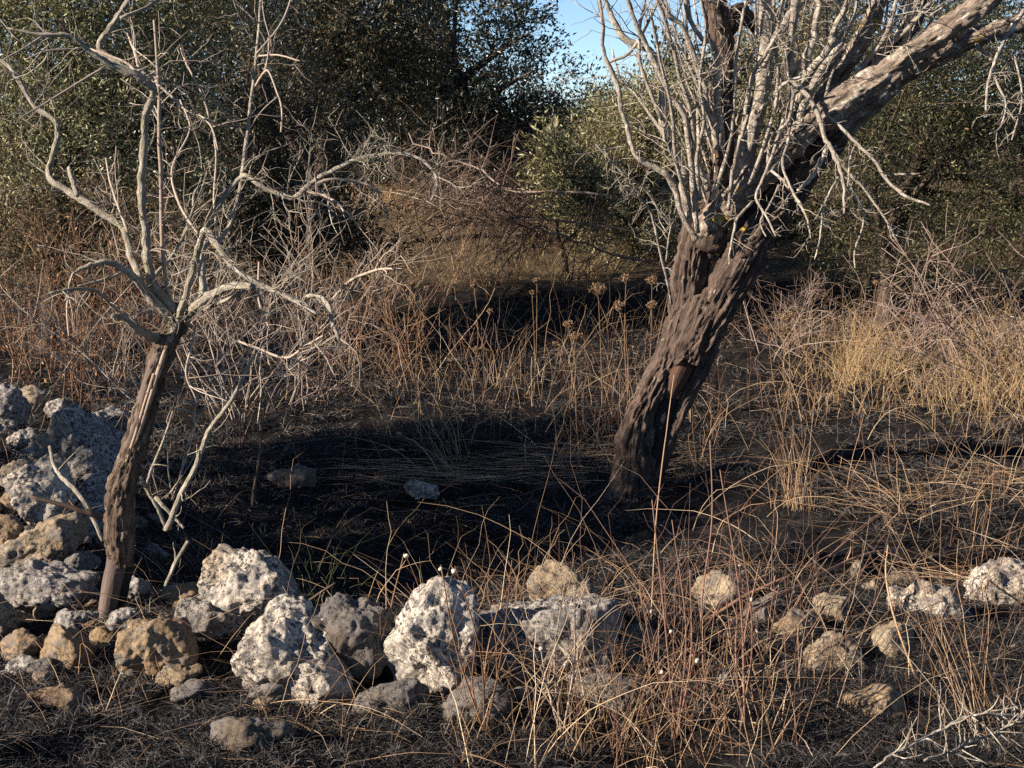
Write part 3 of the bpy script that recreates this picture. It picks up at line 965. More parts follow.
# wood bared inside the hollow, charred lower down
mb = MB()
pts, rad = pline([(664, 402, 14), (671, 388, 22), (677, 375, 25), (683, 362, 24), (688, 350, 14)], TY + .035, TY + .02, 8)
tube(mb, pts, rad, 24, make_bark(.004, 30, 8, 48))
mb.build('bare_wood', M['wood_red'], old)
mb = MB()
pts, rad = pline([(642, 500, 22), (648, 475, 22), (655, 445, 22), (661, 418, 24), (667, 396, 22)], TY + .02, TY + .04, 8)
tube(mb, pts, rad, 24, make_bark(.010, 40, 5, 47))
mb.build('charred_wood', M['wood_char'], old)
# main sunlit limb
mb = MB()
pts, rad = pline([(704, 242, 18), (712, 224, 28), (726, 208, 29), (746, 189, 28), (770, 166, 28), (797, 138, 28), (826, 114, 27), (858, 92, 25), (892, 68, 24), (930, 40, 25), (968, 14, 24), (1010, -18, 22), (1080, -70, 18), (1150, -140, 10), (1190, -200, 5)], TY + .08, TY - .52, 12)
tube(mb, pts, rad, 52, make_bark(.020, 40, 3, 51))
mb.build('limb', M['bark_limb'], old)
LB = [
    ([(800, 162, 34), (836, 131, 30), (868, 104, 27), (896, 80, 22), (916, 66, 20), (944, 52, 20), (968, 40, 20), (1000, 30, 18), (1036, 18, 16)], .20, .0, 'bark_limb', 40, .014, 6),
    ([(708, 250, 30), (716, 215, 27), (721, 180, 25), (723, 140, 24), (724, 100, 23), (724, 60, 23), (718, 20, 24), (712, -15, 22)], .05, .15, 'bark_old', 40, .016, 3),
    ([(722, 40, 18), (738, 14, 20), (748, 20, 15), (762, 34, 12)], .25, .3, 'bark_old', 24, .012, 0),
    ([(738, 196, 18), (744, 165, 17), (752, 130, 16), (759, 105, 15), (764, 78, 15), (766, 39, 14), (764, -8, 13)], .08, .0, 'bark_shoot', 20, .006, 5),
    ([(798, 142, 16), (822, 102, 18), (848, 62, 17), (872, 20, 16), (884, -12, 15)], .06, .1, 'bark_limb', 36, .014, 5),
    ([(832, 112, 16), (866, 76, 17), (900, 40, 16), (930, -5, 15)], .16, .2, 'bark_old', 36, .014, 4),
]
def go_on(pl, L=150):
    a, b = pl[-2], pl[-1]
    if b[1] > 4 and b[0] < 1020:
        return pl
    v = np.array([b[0] - a[0], b[1] - a[1]], dtype=float)
    v = v / np.linalg.norm(v) * L
    return pl + [(b[0] + v[0] * .5, b[1] + v[1] * .5, b[2] * .72), (b[0] + v[0] * .95, b[1] + v[1], b[2] * .3)]


rg = random.Random(21)
for pl, d0, d1, mt, sd, dep, ntw in LB:
    mb = MB()
    pts, rad = pline(go_on(pl, 220), TY + d0, TY + d1, 9)
    tube(mb, pts, rad, sd, make_bark(dep, 46, 3, sd * 3))
    if ntw:
        twigs_on(mb, pts, ntw, .12, .4, .0035, .35, .1, 2, rg)
    mb.build('limb', M[mt], old)
SH = [
    ([(697, 240, 8), (690, 228, 7), (682, 214, 7), (674, 187, 7), (668, 176, 7), (654, 167, 6.5), (641, 161, 6), (633, 150, 6), (628, 130, 6), (621, 109, 5.5), (619, 90, 5.5), (610, 68, 5.5), (604, 51, 5), (602, 20, 4.5), (599, -5, 4)], -.25, 6),
    ([(688, 222, 14), (684, 194, 11), (682, 167, 10), (672, 148, 9), (664, 128, 9), (663, 100, 9), (662, 78, 9), (649, 51, 9), (623, 37, 8), (610, 12, 6), (603, -6, 5)], -.1, 7),
    ([(698, 232, 7), (696, 222, 6), (693, 189, 6), (690, 155, 6), (684, 117, 6.5), (664, 82, 7), (649, 51, 6), (635, 20, 5), (626, -5, 5)], -.35, 6),
    ([(709, 190, 9), (700, 169, 7), (694, 146, 7), (692, 130, 6)], -.2, 2),
    ([(716, 150, 7), (714, 125, 8), (707, 105, 8), (706, 88, 8), (694, 59, 8), (684, 29, 7), (668, 14, 7), (656, -5, 6)], -.3, 6),
    ([(720, 150, 9), (719, 121, 9), (717, 78, 9), (713, 45, 7.5), (699, 35, 7), (688, 12, 6), (683, -6, 6)], -.25, 4),
    ([(696, 222, 6), (694, 150, 5.5), (690, 109, 5.5), (680, 78, 5), (674, 51, 5), (666, 23, 4.5), (655, -5, 4)], -.45, 6),
    ([(606, 63, 3.4), (629, 53, 4), (647, 25, 3.6), (660, -5, 3.4)], -.2, 3),
    ([(764, 66, 9), (775, 39, 9), (787, 20, 8), (800, -5, 7)], -.1, 4),
    ([(735, 180, 6), (738, 150, 5.5), (746, 109, 5.5), (752, 78, 5), (764, 56, 5), (780, 30, 4)], -.3, 5),
    ([(729, 210, 5), (730, 195, 5), (733, 170, 5), (740, 140, 5), (748, 115, 4)], -.35, 3),
    ([(722, 72, 3.4), (736, 70, 3.4), (750, 60, 3.4), (756, 33, 3), (755, 5, 2.4)], -.1, 3),
    ([(756, 113, 5), (770, 100, 5), (784, 84, 5), (800, 78, 4)], -.3, 2),
    ([(797, 150, 9), (799, 127, 10), (803, 105, 10), (820, 74, 10), (841, 42, 9)], -.25, 3),
    ([(790, 130, 9), (796, 108, 9), (808, 76, 9), (822, 58, 8), (834, 39, 8)], -.15, 2),
    ([(808, 84, 11), (807, 60, 11), (814, 38, 10), (818, 10, 9), (819, -8, 9)], -.1, 5),
    ([(822, 66, 6), (832, 34, 6), (842, 14, 7), (850, -6, 7)], -.2, 4),
    ([(838, 110, 8), (857, 74, 7), (872, 54, 7), (882, 42, 6), (892, 18, 5), (898, -6, 5)], -.35, 6),
    ([(838, 40, 5), (846, 24, 4), (838, 4, 4), (826, -8, 4)], -.2, 3),
    ([(880, 70, 6), (900, 50, 7), (906, 30, 6), (912, -4, 6)], -.35, 5),
    ([(792, 80, 8), (791, 55, 9), (792, 29, 9), (797, -6, 11)], -.5, 2),
    ([(768, 168, 6), (772, 138, 5), (789, 120, 4.5), (793, 90, 4), (788, 82, 3.5)], -.4, 5),
    ([(776, 160, 5), (786, 128, 5), (790, 100, 4.5), (800, 60, 4)], -.2, 4),
    ([(700, 200, 6), (697, 160, 5), (704, 120, 4), (700, 80, 4), (706, 30, 3.5), (700, -5, 3)], -.5, 6),
    ([(690, 210, 5), (676, 160, 4.5), (672, 110, 4), (660, 60, 3.6), (650, 10, 3)], -.55, 7),
    ([(712, 200, 6), (728, 150, 5), (734, 110, 4.5), (736, 60, 4), (744, 10, 3.5), (748, -5, 3)], -.45, 7),
    ([(750, 185, 6), (772, 120, 5), (778, 80, 4.5), (776, 40, 4), (784, -4, 3.6)], -.4, 7),
    ([(662, 120, 5), (650, 90, 4.5), (640, 60, 4), (640, 30, 3.6), (646, -4, 3)], -.2, 6),
    ([(668, 140, 5), (648, 112, 4), (634, 92, 3.6), (620, 78, 3), (612, 50, 2.4)], .2, 6),
    ([(860, 96, 8), (880, 60, 7), (890, 44, 7), (910, 26, 6), (936, -4, 5)], -.35, 4),
    ([(900, 70, 8), (930, 34, 7), (956, 20, 7), (986, 6, 6), (1004, -5, 6)], -.25, 4),
]
HG = [
    ([(790, 80, 7), (808, 96, 7), (818, 115, 6.5), (824, 136, 6), (833, 152, 6), (842, 175, 5), (844, 195, 4), (844, 214, 3)], -.3, 6),
    ([(816, 106, 5), (838, 125, 4.5), (856, 143, 4.5), (873, 159, 4.5), (888, 181, 4.5), (906, 196, 4), (930, 205, 3)], -.35, 3),
    ([(884, 176, 3), (902, 174, 3), (920, 174, 2.6)], -.1, 0),
    ([(834, 153, 4.5), (849, 173, 4), (867, 192, 3.6), (885, 218, 3.2), (898, 242, 2.4)], -.1, 5),
    ([(845, 185, 4), (856, 198, 3.6), (863, 210, 3.2), (863, 226, 2.8), (855, 251, 2.4), (855, 268, 2)], -.1, 2),
    ([(838, 177, 3), (830, 192, 2.6), (824, 206, 3), (820, 238, 2.6), (815, 259, 2)], -.1, 3),
    ([(828, 146, 6), (817, 170, 6), (808, 181, 5.5), (799, 190, 5)], -.2, 3),
    ([(768, 168, 4), (787, 185, 4), (797, 200, 3.6), (806, 216, 3), (811, 238, 2.4)], -.3, 4),
    ([(791, 112, 4), (788, 140, 4), (783, 165, 3.6), (792, 190, 3), (802, 206, 2.6)], -.35, 4),
    ([(784, 118, 4), (774, 150, 4), (763, 178, 4), (756, 198, 3.6), (766, 216, 3), (776, 236, 2.6)], -.4, 3),
    ([(779, 185, 3), (768, 208, 2.6), (760, 222, 2.4), (766, 236, 2)], -.3, 2),
    ([(752, 202, 4), (738, 218, 4), (734, 230, 3.4), (730, 252, 2.6), (729, 264, 2)], -.35, 3),
    ([(858, 140, 3), (850, 160, 2.6), (848, 186, 2.4)], -.2, 3),
    ([(1024, 10, 6), (1007, 36, 5), (997, 55, 4.5), (992, 71, 4), (987, 88, 3.6), (986, 110, 3)], -.5, 5),
    ([(992, 72, 3.4), (1000, 89, 3.2), (1006, 106, 2.8), (1000, 128, 2.4), (990, 134, 2)], -.5, 4),
    ([(976, 44, 5), (984, 52, 5), (991, 60, 4.5)], -.1, 0),
    ([(1012, 24, 3), (1016, 60, 2.6), (1022, 100, 2.4), (1012, 140, 2)], -.3, 6),
    ([(680, 230, 3.2), (664, 218, 3.2), (647, 191, 3), (623, 173, 2.8), (596, 144, 2)], -.2, 6),
    ([(672, 304, 3.4), (666, 276, 3.4), (651, 214, 3.2), (638, 196, 2.8), (625, 179, 2)], -.35, 6),
    ([(666, 262, 2.8), (670, 232, 2.4), (676, 208, 2)], -.2, 2),
]
for k, (pl, dy, ntw) in enumerate(SH):
    pts, rad = pline(go_on(pl), TY - .06 + dy * .2, TY + dy, 4)
    pts = knobbly(pts, rad, .14, 50 + k)
    mb = MB()
    tube(mb, pts, rad * .85, 10 if pl[0][2] > 6 else 6, make_bark(.003, 90, 2.0, 400 + k) if pl[0][2] > 6 else None)
    twigs_on(mb, pts, int(ntw * 1.5), .10, .34, .003, .35, .25, 2, rg)
    mb.build('shoot', M['bark_shoot'], old)
for k, (pl, dy, ntw) in enumerate(HG):
    pts, rad = pline(pl, TY - .2, TY - .2 + dy, 4)
    rad = rad * .78
    pts = knobbly(pts, rad, .22, 150 + k)
    mb = MB()
    tube(mb, pts, rad, 6)
    if ntw:
        twigs_on(mb, pts, ntw * 2, .04, .18, .0022, .4, -.1, 2, rg)
    mb.build('twig', M['bark_shoot'], old)
# many more thin shoots filling the crown behind
for k in range(34):
    t = rg.random()
    if k < 18:
        s = P(rg.uniform(690, 745), rg.uniform(150, 225), TY + rg.uniform(0, .25))
        d = np.array([rg.uniform(-.45, .35), rg.uniform(-.2, .4), 1])
    else:
        t = rg.random()
        s = P(760 + t * 150, 150 - t * 90, TY + rg.uniform(-.05, .2))
        d = np.array([rg.uniform(-.1, .8), rg.uniform(-.2, .4), 1])
    pl = grow(s, d, rg.uniform(.7, 1.4), 9, .16, 0, rg)
    mb = MB()
    r0 = rg.uniform(.004, .011)
    tube(mb, pl, np.linspace(r0, r0 * .45, len(pl)), 7)
    twigs_on(mb, pl, 6, .1, .35, .003, .35, .25, 2, rg)
    mb.build('shoot', M['bark_shoot'], old)


# ------------------------------------------------------------------ background trees
def leafy(name, base, blobs, nclump, per, L, W, mat, label, cat='tree', group=None, sprig=.22, spread=.05, thr=.36, tr=.07, trunk=True, seed=1,
          twmat='dark_twig', nlimb=9, shell=.42, updir=.35, limbmat='bark_dark', nfreq=1.9):
    r = np.random.default_rng(seed)
    rp = random.Random(seed)
    base = np.array([base[0], base[1], Hs(base[0], base[1])])
    root = thing(name, base, label, cat, group)
    blobs = np.array(blobs, dtype=np.float64)
    vol = blobs[:, 3] * blobs[:, 5] + blobs[:, 3] * blobs[:, 4]
    pr = vol / vol.sum()
    bi = r.choice(len(blobs), nclump, p=pr)
    d = r.normal(0, 1, (nclump, 3))
    d /= np.linalg.norm(d, axis=1)[:, None]
    rad = r.uniform(0, 1, nclump) ** shell
    c = blobs[bi, :3] + d * rad[:, None] * blobs[bi, 3:6]
    nz = fbm(c * nfreq, 3, seed + 3)
    c2 = c[nz > thr]
    d2 = d[nz > thr]
    gz = H(c2[:, 0], c2[:, 1])
    ok = c2[:, 2] > gz + .03
    c2, d2 = c2[ok], d2[ok]
    n = len(c2)
    sd = d2 * .7 + r.normal(0, .55, (n, 3)) + np.array([0, 0, updir])
    sd /= np.linalg.norm(sd, axis=1)[:, None]
    t = r.uniform(0, 1, (n, per))
    pos = c2[:, None] + sd[:, None] * (t * sprig)[:, :, None] + r.normal(0, spread, (n, per, 3))
    ax = sd[:, None] * .8 + r.normal(0, .6, (n, per, 3))
    lm = MB()
    k = n * per
    sc = r.uniform(.65, 1.25, k)
    leaves(lm, pos.reshape(-1, 3), ax.reshape(-1, 3), L * sc, W * sc, r)
    lm.build('crown', M[mat], root, smooth=False)
    # sprig twigs
    q = r.choice(n, min(n, 900), replace=False)
    tm = MB()
    strands(tm, c2[q] - sd[q] * .15, sd[q], sprig + .2, .05, .006, 2, 3, rng=r)
    tm.build('twigs', M[twmat], root)['kind'] = 'stuff'
    if trunk:
        mb = MB()
        cen = np.average(blobs[:, :3], axis=0, weights=pr)
        top = cen + [0, 0, .2]
        mid = base + (top - base) * .5 + np.array([rp.uniform(-.15, .15), rp.uniform(-.15, .15), 0])
        pts = catmull(np.array([base - [0, 0, .1], base + (mid - base) * .4, mid, top]), 8)
        tube(mb, pts, np.linspace(tr, tr * .45, len(pts)), 16, make_bark(.012, 30, 3, seed))
        mb.build('trunk', M[limbmat], root)
        for _ in range(nlimb):
            b = blobs[rp.choices(range(len(blobs)), pr)[0]]
            u = np.array([rp.gauss(0, 1) for _ in range(3)])
            u /= np.linalg.norm(u)
            e = b[:3] + u * b[3:6] * .75
            i0 = int(len(pts) * rp.uniform(.25, .85))
            s = pts[i0]
            m1 = (s + e) / 2 + np.array([rp.uniform(-.15, .15), rp.uniform(-.15, .15), rp.uniform(-.05, .2)])
            lp = catmull(np.array([s, m1, e]), 6)
            mb = MB()
            tube(mb, lp, np.linspace(tr * .4, .006, len(lp)), 6)
            twigs_on(mb, lp, 8, .15, .45, .005, .35, .1, 1, rp)
            mb.build('limb', M[limbmat], root)
    return root


def blob(px, py, Y, rx, ry, rz):
    p = P(px, py, Y)
    return (p[0], p[1], p[2], rx, ry, rz)


# left grey olive bushes (nearest of the thicket)
leafy('bushy_tree', (-3.35, 11.3), [blob(60, 40, 11.0, .75, .6, .65), blob(150, 20, 11.3, .7, .6, .6), blob(20, 150, 10.9, .6, .5, .6), blob(120, 130, 11.2, .75, .55, .55),
      blob(60, -60, 11.3, .9, .7, .5), blob(210, -30, 11.5, .7, .6, .6), blob(-40, 60, 11.2, .7, .6, .8), blob(-20, -20, 11.3, .7, .6, .5), blob(110, -20, 11.3, .7, .6, .4), blob(170, 190, 11.3, .5, .45, .4), blob(20, 230, 11, .45, .4, .4)],
      2900, 26, .040, .011, 'lf_grey', 'dense grey olive leaved tree filling the upper left behind the small dead tree', seed=61, tr=.09, thr=.40, shell=.5)
leafy('bushy_tree', (-1.95, 12.6), [blob(250, 60, 12.2, .5, .5, .5), blob(230, 150, 12.2, .5, .45, .5), blob(290, 110, 12.5, .55, .5, .5), blob(280, 200, 12.3, .5, .45, .4), blob(320, 230, 12.4, .45, .4, .35), blob(250, -20, 12.5, .6, .5, .5)],
      1000, 26, .042, .012, 'lf_carob', 'darker green shrubby tree right of the grey olive tree, behind the arching pale branch', seed=62, tr=.06, thr=.42, shell=.5)
leafy('evergreen_tree', (-1.9, 15.6), [blob(330, 20, 15.0, .75, .7, .7), blob(395, 30, 15.2, .7, .7, .6), blob(360, -50, 15.4, 1.0, .8, .6), blob(300, 75, 15.3, .7, .6, .5), blob(380, 75, 15.3, .7, .6, .45), blob(270, -10, 15.5, .8, .7, .7)],
      1300, 26, .06, .018, 'lf_carob', 'tall evergreen with yellowing hanging leaves between the left thicket and the dark central tree', seed=63, tr=.12, thr=.42, shell=.5, updir=-.35)
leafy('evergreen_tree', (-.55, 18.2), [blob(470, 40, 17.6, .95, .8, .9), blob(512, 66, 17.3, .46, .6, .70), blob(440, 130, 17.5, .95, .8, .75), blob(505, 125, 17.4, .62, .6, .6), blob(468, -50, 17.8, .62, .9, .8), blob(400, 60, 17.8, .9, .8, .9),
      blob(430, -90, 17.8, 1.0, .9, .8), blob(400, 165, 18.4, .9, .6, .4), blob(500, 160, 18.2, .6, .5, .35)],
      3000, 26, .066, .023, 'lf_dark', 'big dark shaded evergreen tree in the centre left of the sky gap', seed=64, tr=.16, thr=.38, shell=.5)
leafy('olive_bush', (1.15, 15.4), [blob(610, 150, 15.0, .45, .45, .42), blob(650, 130, 15.1, .55, .5, .48), blob(590, 205, 14.9, .42, .4, .40), blob(640, 215, 15.0, .55, .5, .45), blob(710, 130, 15.3, .6, .5, .5), blob(700, 220, 15.2, .6, .5, .45), blob(615, 110, 15.3, .28, .3, .24)],
      1250, 26, .052, .012, 'lf_olive', 'silvery olive bush right of the sky gap, behind the leaning tree shoots', 'bush', seed=65, tr=.07, thr=.38, shell=.55)
leafy('olive_bush', (.52, 14.2), [blob(560, 170, 14.0, .26, .25, .30), blob(585, 200, 14.1, .3, .3, .25)],
      190, 24, .075, .018, 'lf_olive', 'small pale leaved sprig bush in front of the silvery olive bush', 'bush', seed=66, tr=.025, thr=.30, shell=.7, nlimb=4, limbmat='dark_twig')
leafy('bushy_tree', (3.0, 12.6), [blob(900, 95, 12.4, .7, .5, .5), blob(960, 60, 12.6, .7, .6, .6), blob(860, 180, 12.6, .6, .5, .5), blob(950, 170, 12.5, .7, .5, .5), blob(1030, 130, 12.5, .6, .5, .7), blob(1010, 230, 12.4, .6, .5, .4), blob(900, 245, 12.7, .7, .5, .35), blob(840, 90, 12.9, .5, .5, .5)],
      2600, 26, .034, .010, 'lf_green', 'green leaved tree at the right behind the long low limb', seed=67, tr=.09, thr=.40, shell=.5)
leafy('bushy_tree', (5.3, 12.4), [(5.0, 12.4, 1.5, 1.0, .7, 1.0), (5.6, 12.2, 2.3, .9, .7, .7), (4.6, 12.6, .8, .8, .6, .5)],
      900, 26, .040, .013, 'lf_green', 'green leaved tree outside the right edge of the frame next to the green one', seed=71, tr=.08, thr=.36, shell=.5, nlimb=5)
leafy('bushy_tree', (2.0, 13.6), [blob(790, 120, 13.5, .6, .5, .6), blob(760, 200, 13.6, .6, .5, .5), blob(830, 230, 13.5, .6, .5, .4), blob(800, 30, 13.7, .6, .5, .5)],
      900, 26, .042, .012, 'lf_brownish', 'brownish dull thicket tree directly behind the leaning trunk', seed=68, tr=.07, thr=.38, shell=.5)
leafy('bushy_tree', (-1.55, 12.3), [blob(330, 235, 12.2, .42, .4, .35), blob(280, 250, 12.0, .45, .4, .35), blob(370, 262, 12.3, .22, .3, .2), blob(230, 255, 12.0, .45, .4, .35)],
      700, 26, .042, .012, 'lf_carob', 'low dark green bush at the left edge of the clearing', 'bush', seed=69, tr=.03, thr=.36, shell=.55, nlimb=5)
leafy('bushy_tree', (-3.0, 10.9), [blob(40, 255, 10.8, .5, .4, .35), blob(110, 240, 10.9, .5, .4, .38), blob(180, 250, 10.9, .5, .4, .35), blob(-20, 230, 10.8, .5, .4, .45)],
      800, 24, .034, .011, 'lf_brownish', 'low brownish half dead bush under the grey olive tree', 'bush', seed=70, tr=.03, thr=.40, shell=.55, nlimb=6, limbmat='dark_twig')
# far row closing the view
for k, (px, Y, zc, rx, rz, mt, lab) in enumerate([
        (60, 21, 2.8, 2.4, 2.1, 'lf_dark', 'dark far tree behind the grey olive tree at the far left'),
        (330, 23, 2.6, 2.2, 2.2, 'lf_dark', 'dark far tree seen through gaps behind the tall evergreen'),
        (700, 22, 1.75, 1.0, .95, 'lf_green', 'far green tree behind the silvery olive bush, right of the sky gap'),
        (800, 24, 2.2, 1.4, 1.5, 'lf_olive', 'far olive tree seen between the pale shoots of the leaning tree'),
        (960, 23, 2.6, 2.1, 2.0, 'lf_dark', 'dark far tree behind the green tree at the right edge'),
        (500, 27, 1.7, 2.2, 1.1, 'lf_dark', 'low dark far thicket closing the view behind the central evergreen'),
        (640, 27, 1.3, 1.5, .85, 'lf_green', 'low far thicket just under the sky gap')]):
    p = P(px, 200, Y)
    leafy('evergreen_tree', (p[0], Y), [(p[0], Y, zc, rx, 1.2, rz), (p[0] - rx * .5, Y - .5, zc * .6, rx * .7, .9, zc * .5), (p[0] + rx * .5, Y - .3, zc * .65, rx * .7, .9, zc * .55)],
          1500, 22, .085, .034, mt, lab, seed=80 + k, tr=.12, thr=.34, shell=.5, nlimb=5, spread=.10, sprig=.3)
# trees added on the left, one out of view, to cast shade into the picture
leafy('bushy_tree', (-4.3, 5.4), [(-4.0, 5.0, 1.78, .75, .55, .34), (-4.0, 5.6, 1.76, .75, .65, .34), (-4.1, 6.5, 1.75, .75, .6, .38), (-4.1, 6.35, 1.5, .6, .5, .4)],
      1000, 26, .05, .018, 'lf_grey', 'grey olive tree added for its shade, left of the rubble pile outside the frame', seed=95, tr=.07, thr=.25, shell=.6, nlimb=5)
for k, (x, y, z, r_) in enumerate([(-4.6, 18.6, 2.6, 1.6)]):
    leafy('evergreen_tree', (x, y), [(x, y, z, r_, r_, 1.6), (x + .6, y - .3, z * .55, r_, r_ * .8, 1.0)],
          900, 24, .075, .032, 'lf_dark', 'dark evergreen added behind the left thicket to shade the centre', seed=97 + k, tr=.14, thr=.28, shell=.5, nlimb=5, spread=.09, sprig=.3)


# ------------------------------------------------------------------ dead shrubs and brush
def dead_shrub(name, base, n, L, lean, mat, label, seed, r0=.004, gn=.16, tw=8, tl=(.08, .35), droop=.0, spread=.15, leaf=0, group=None, cat='dead shrub', level=2, aim=None, tmin=.2):
    rp = random.Random(seed)
    base = np.array([base[0], base[1], Hs(base[0], base[1])])
    root = thing(name, base, label, cat, group)
    lp = []
    tops = []
    mb = MB()
    for k in range(n):
        a = rp.uniform(0, 2 * math.pi)
        s = base + np.array([math.cos(a), math.sin(a), 0]) * rp.uniform(0, spread)
        s[2] = Hs(s[0], s[1]) - .02
        d = np.array([rp.gauss(0, lean), rp.gauss(0, lean), 1.0])
        if aim is not None:
            d = d + np.array(aim) * rp.uniform(.4, 1.3)
        l = rp.uniform(L * .5, L)
        pl = grow(s, d, l, 9, gn, droop, rp)
        tube(mb, pl, np.linspace(r0, r0 * .4, len(pl)), 5)
        twigs_on(mb, pl, tw, tl[0], tl[1], r0 * .55, .25, .2, level, rp, tmin, 4, droop)
        tops.append(pl)
    mb.build('stems', M[mat], root)
    if leaf:
        al = np.concatenate(tops)
        r = np.random.default_rng(seed)
        q = al[r.integers(0, len(al), leaf)] + r.normal(0, .06, (leaf, 3))
        lm = MB()
        leaves(lm, q, r.normal(0, 1, (leaf, 3)) - [0, 0, .5], r.uniform(.015, .045, leaf), r.uniform(.008, .016, leaf), r)
        lm.build('dead_leaves', M['deadleaf'], root, smooth=False)
    return root


def gp(px, Y):
    return ((px - 512) / FPX * Y * 1.0, Y)


dead_shrub('dead_shrub', gp(20, 10.0), 15, 1.3, .22, 'brownstem', 'reddish brown dead shrub at the far left edge behind the rubble pile', 201, spread=.45, leaf=420, tw=9)
dead_shrub('dead_shrub', gp(75, 9.6), 14, 1.15, .25, 'brownstem', 'dense brown dead shrub with withered leaves left of the small tree', 202, spread=.4, leaf=420, tw=9)
dead_shrub('dead_shrub', gp(135, 10.0), 10, 1.0, .3, 'brownstem', 'brown twiggy dead shrub straight behind the small dead tree', 203, spread=.35, leaf=160, tw=9)
dead_shrub('dead_shrub', gp(235, 8.6), 9, 1.2, .5, 'pale_twig', 'tangled pinkish grey dead bush behind the right branches of the small tree', 204, spread=.25, tw=9, tl=(.1, .45), gn=.3, r0=.004, tmin=.4)
dead_shrub('dead_shrub', gp(225, 9.2), 5, 1.65, .4, 'pale_twig', 'tall pale bleached dead bush behind the small tree', 205, spread=.3, tw=11, tl=(.1, .5), gn=.26, r0=.0045, tmin=.5)
dead_shrub('dead_shrub', gp(310, 9.2), 8, 1.0, .6, 'pink_twig', 'low sprawling pinkish dead bush under the arching pale branch', 206, spread=.3, tw=10, tl=(.1, .4), gn=.3)
dead_shrub('dead_shrub', gp(400, 10.4), 14, .9, .35, 'brownstem', 'thin brown stems standing at the left of the grassy clearing', 207, spread=.4, tw=5, gn=.15)
dead_shrub('dead_shrub', gp(235, 7.9), 10, .70, .25, 'redstem', 'clump of thin crimson stems right of the small tree trunk', 208, spread=.12, tw=2, gn=.1, r0=.003, level=1)
dead_shrub('dead_shrub', gp(285, 9.0), 5, 1.6, .40, 'pale_twig', 'bleached thin dead shrub under the arching pale branch right of the small tree', 209, spread=.18, tw=11, tl=(.1, .45), gn=.26, r0=.0042, tmin=.5)
dead_shrub('dead_shrub', gp(160, 6.9), 7, 1.35, .35, 'pale_twig', 'bleached thin dead shrub close behind the forks of the small tree', 210, spread=.15, tw=10, tl=(.1, .4), gn=.26, r0=.0036, tmin=.5)
dead_shrub('dead_shrub', gp(345, 10.6), 14, 1.1, .45, 'brownstem', 'brown dead bush at the left rim of the clearing behind the curled branch tip', 215, spread=.3, tw=8, gn=.22)
dead_shrub('dead_shrub', gp(195, 8.6), 4, 1.6, .4, 'pale_twig', 'bleached dead bush with many crossing twigs just right of the small tree fork', 216, spread=.3, tw=12, tl=(.1, .5), gn=.26, r0=.004, tmin=.5)
# brush at the right
dead_shrub('brush_pile', gp(1010, 9.9), 24, 1.35, .5, 'pink_twig', 'big grey pink brush of fallen dead twigs at the right edge above the yellow grass', 211, spread=.5, r0=.0055, tw=6, tl=(.15, .5), gn=.12, droop=.10, aim=(-1.2, 0, .1))
dead_shrub('brush_pile', gp(930, 10.6), 14, 1.1, .6, 'pink_twig', 'smaller dead twig brush left of the big brush under the hanging twigs', 212, spread=.5, r0=.0055, tw=6, tl=(.15, .5), gn=.15, droop=.12, aim=(.5, 0, .0))
dead_shrub('dead_shrub', gp(790, 11.2), 16, .9, .6, 'pink_twig', 'thin pink dead twigs just right of the leaning trunk', 213, spread=.3, tw=8, gn=.25, droop=.05)
dead_shrub('brush_pile', (.85, 15.8), 42, 1.7, .45, 'dark_twig', 'brown brush of dead boughs sprawling left over the dry clearing', 221, spread=.4, tw=8, tl=(.2, .7), gn=.12, droop=.10, aim=(-1.5, -.1, -.2), r0=.006)
dead_shrub('brush_pile', (-.9, 16.8), 36, 1.3, .6, 'dark_twig', 'brown brush of dead boughs under the dark central evergreen', 222, spread=.5, tw=8, tl=(.2, .6), gn=.15, droop=.12, aim=(.6, -.2, -.2), r0=.006)
# fallen branches across the clearing
for k, (pl, Y, lab) in enumerate([
        ([(610, 196, 6), (560, 190, 6), (510, 188, 5), (460, 178, 4), (410, 172, 3)], 13.6, 'fallen dead branch arching left out of the silvery bush, topmost over the clearing'),
        ([(640, 232, 7), (590, 226, 6), (530, 222, 5), (470, 226, 4), (400, 236, 3)], 13.2, 'fallen dead branch lying across the middle of the dry clearing'),
        ([(650, 262, 7), (610, 254, 6), (560, 240, 5), (510, 240, 4), (440, 232, 3)], 13.0, 'fallen dead branch with many twigs at the right front of the clearing'),
        ([(360, 262, 6), (400, 232, 5), (450, 206, 4), (500, 196, 3), (540, 200, 2.5)], 13.4, 'fallen dead branch rising from the left over the clearing')]):
    pts, rad = pline(pl, Y, Y + .6, 6)
    rad = rad * .42
    wv = np.random.default_rng(k).normal(0, .04, pts.shape)
    pts = pts + np.cumsum(wv, 0) * np.linspace(0, 1, len(pts))[:, None]
    mb = MB()
    tube(mb, pts, rad, 6)
    twigs_on(mb, pts, 30, .25, .9, .0045, .18, -.35, 2, random.Random(230 + k), .05, 4, .03)
    tag(mb.build('fallen_branch', M['dark_twig'] if k != 0 else M['pink_twig'], loc=pts[0]), lab, 'branch')
pts, rad = pline([(870, 772, 5), (896, 752, 6), (930, 736, 6), (962, 719, 6), (990, 714, 6), (1030, 716, 7)], 3.62, 3.8, 6)
mb = MB()
tube(mb, knobbly(pts, rad, .2, 5), rad * .55, 7)
twigs_on(mb, pts, 40, .03, .12, .0024, .3, .0, 1, random.Random(240))
p2, r2 = pline([(924, 760, 5), (950, 752, 5), (975, 741, 5), (1000, 730, 6), (1030, 712, 6)], 3.6, 3.8, 6)
tube(mb, knobbly(p2, r2, .2, 6), r2 * .5, 7)
twigs_on(mb, p2, 30, .03, .10, .0024, .3, .0, 1, random.Random(241))
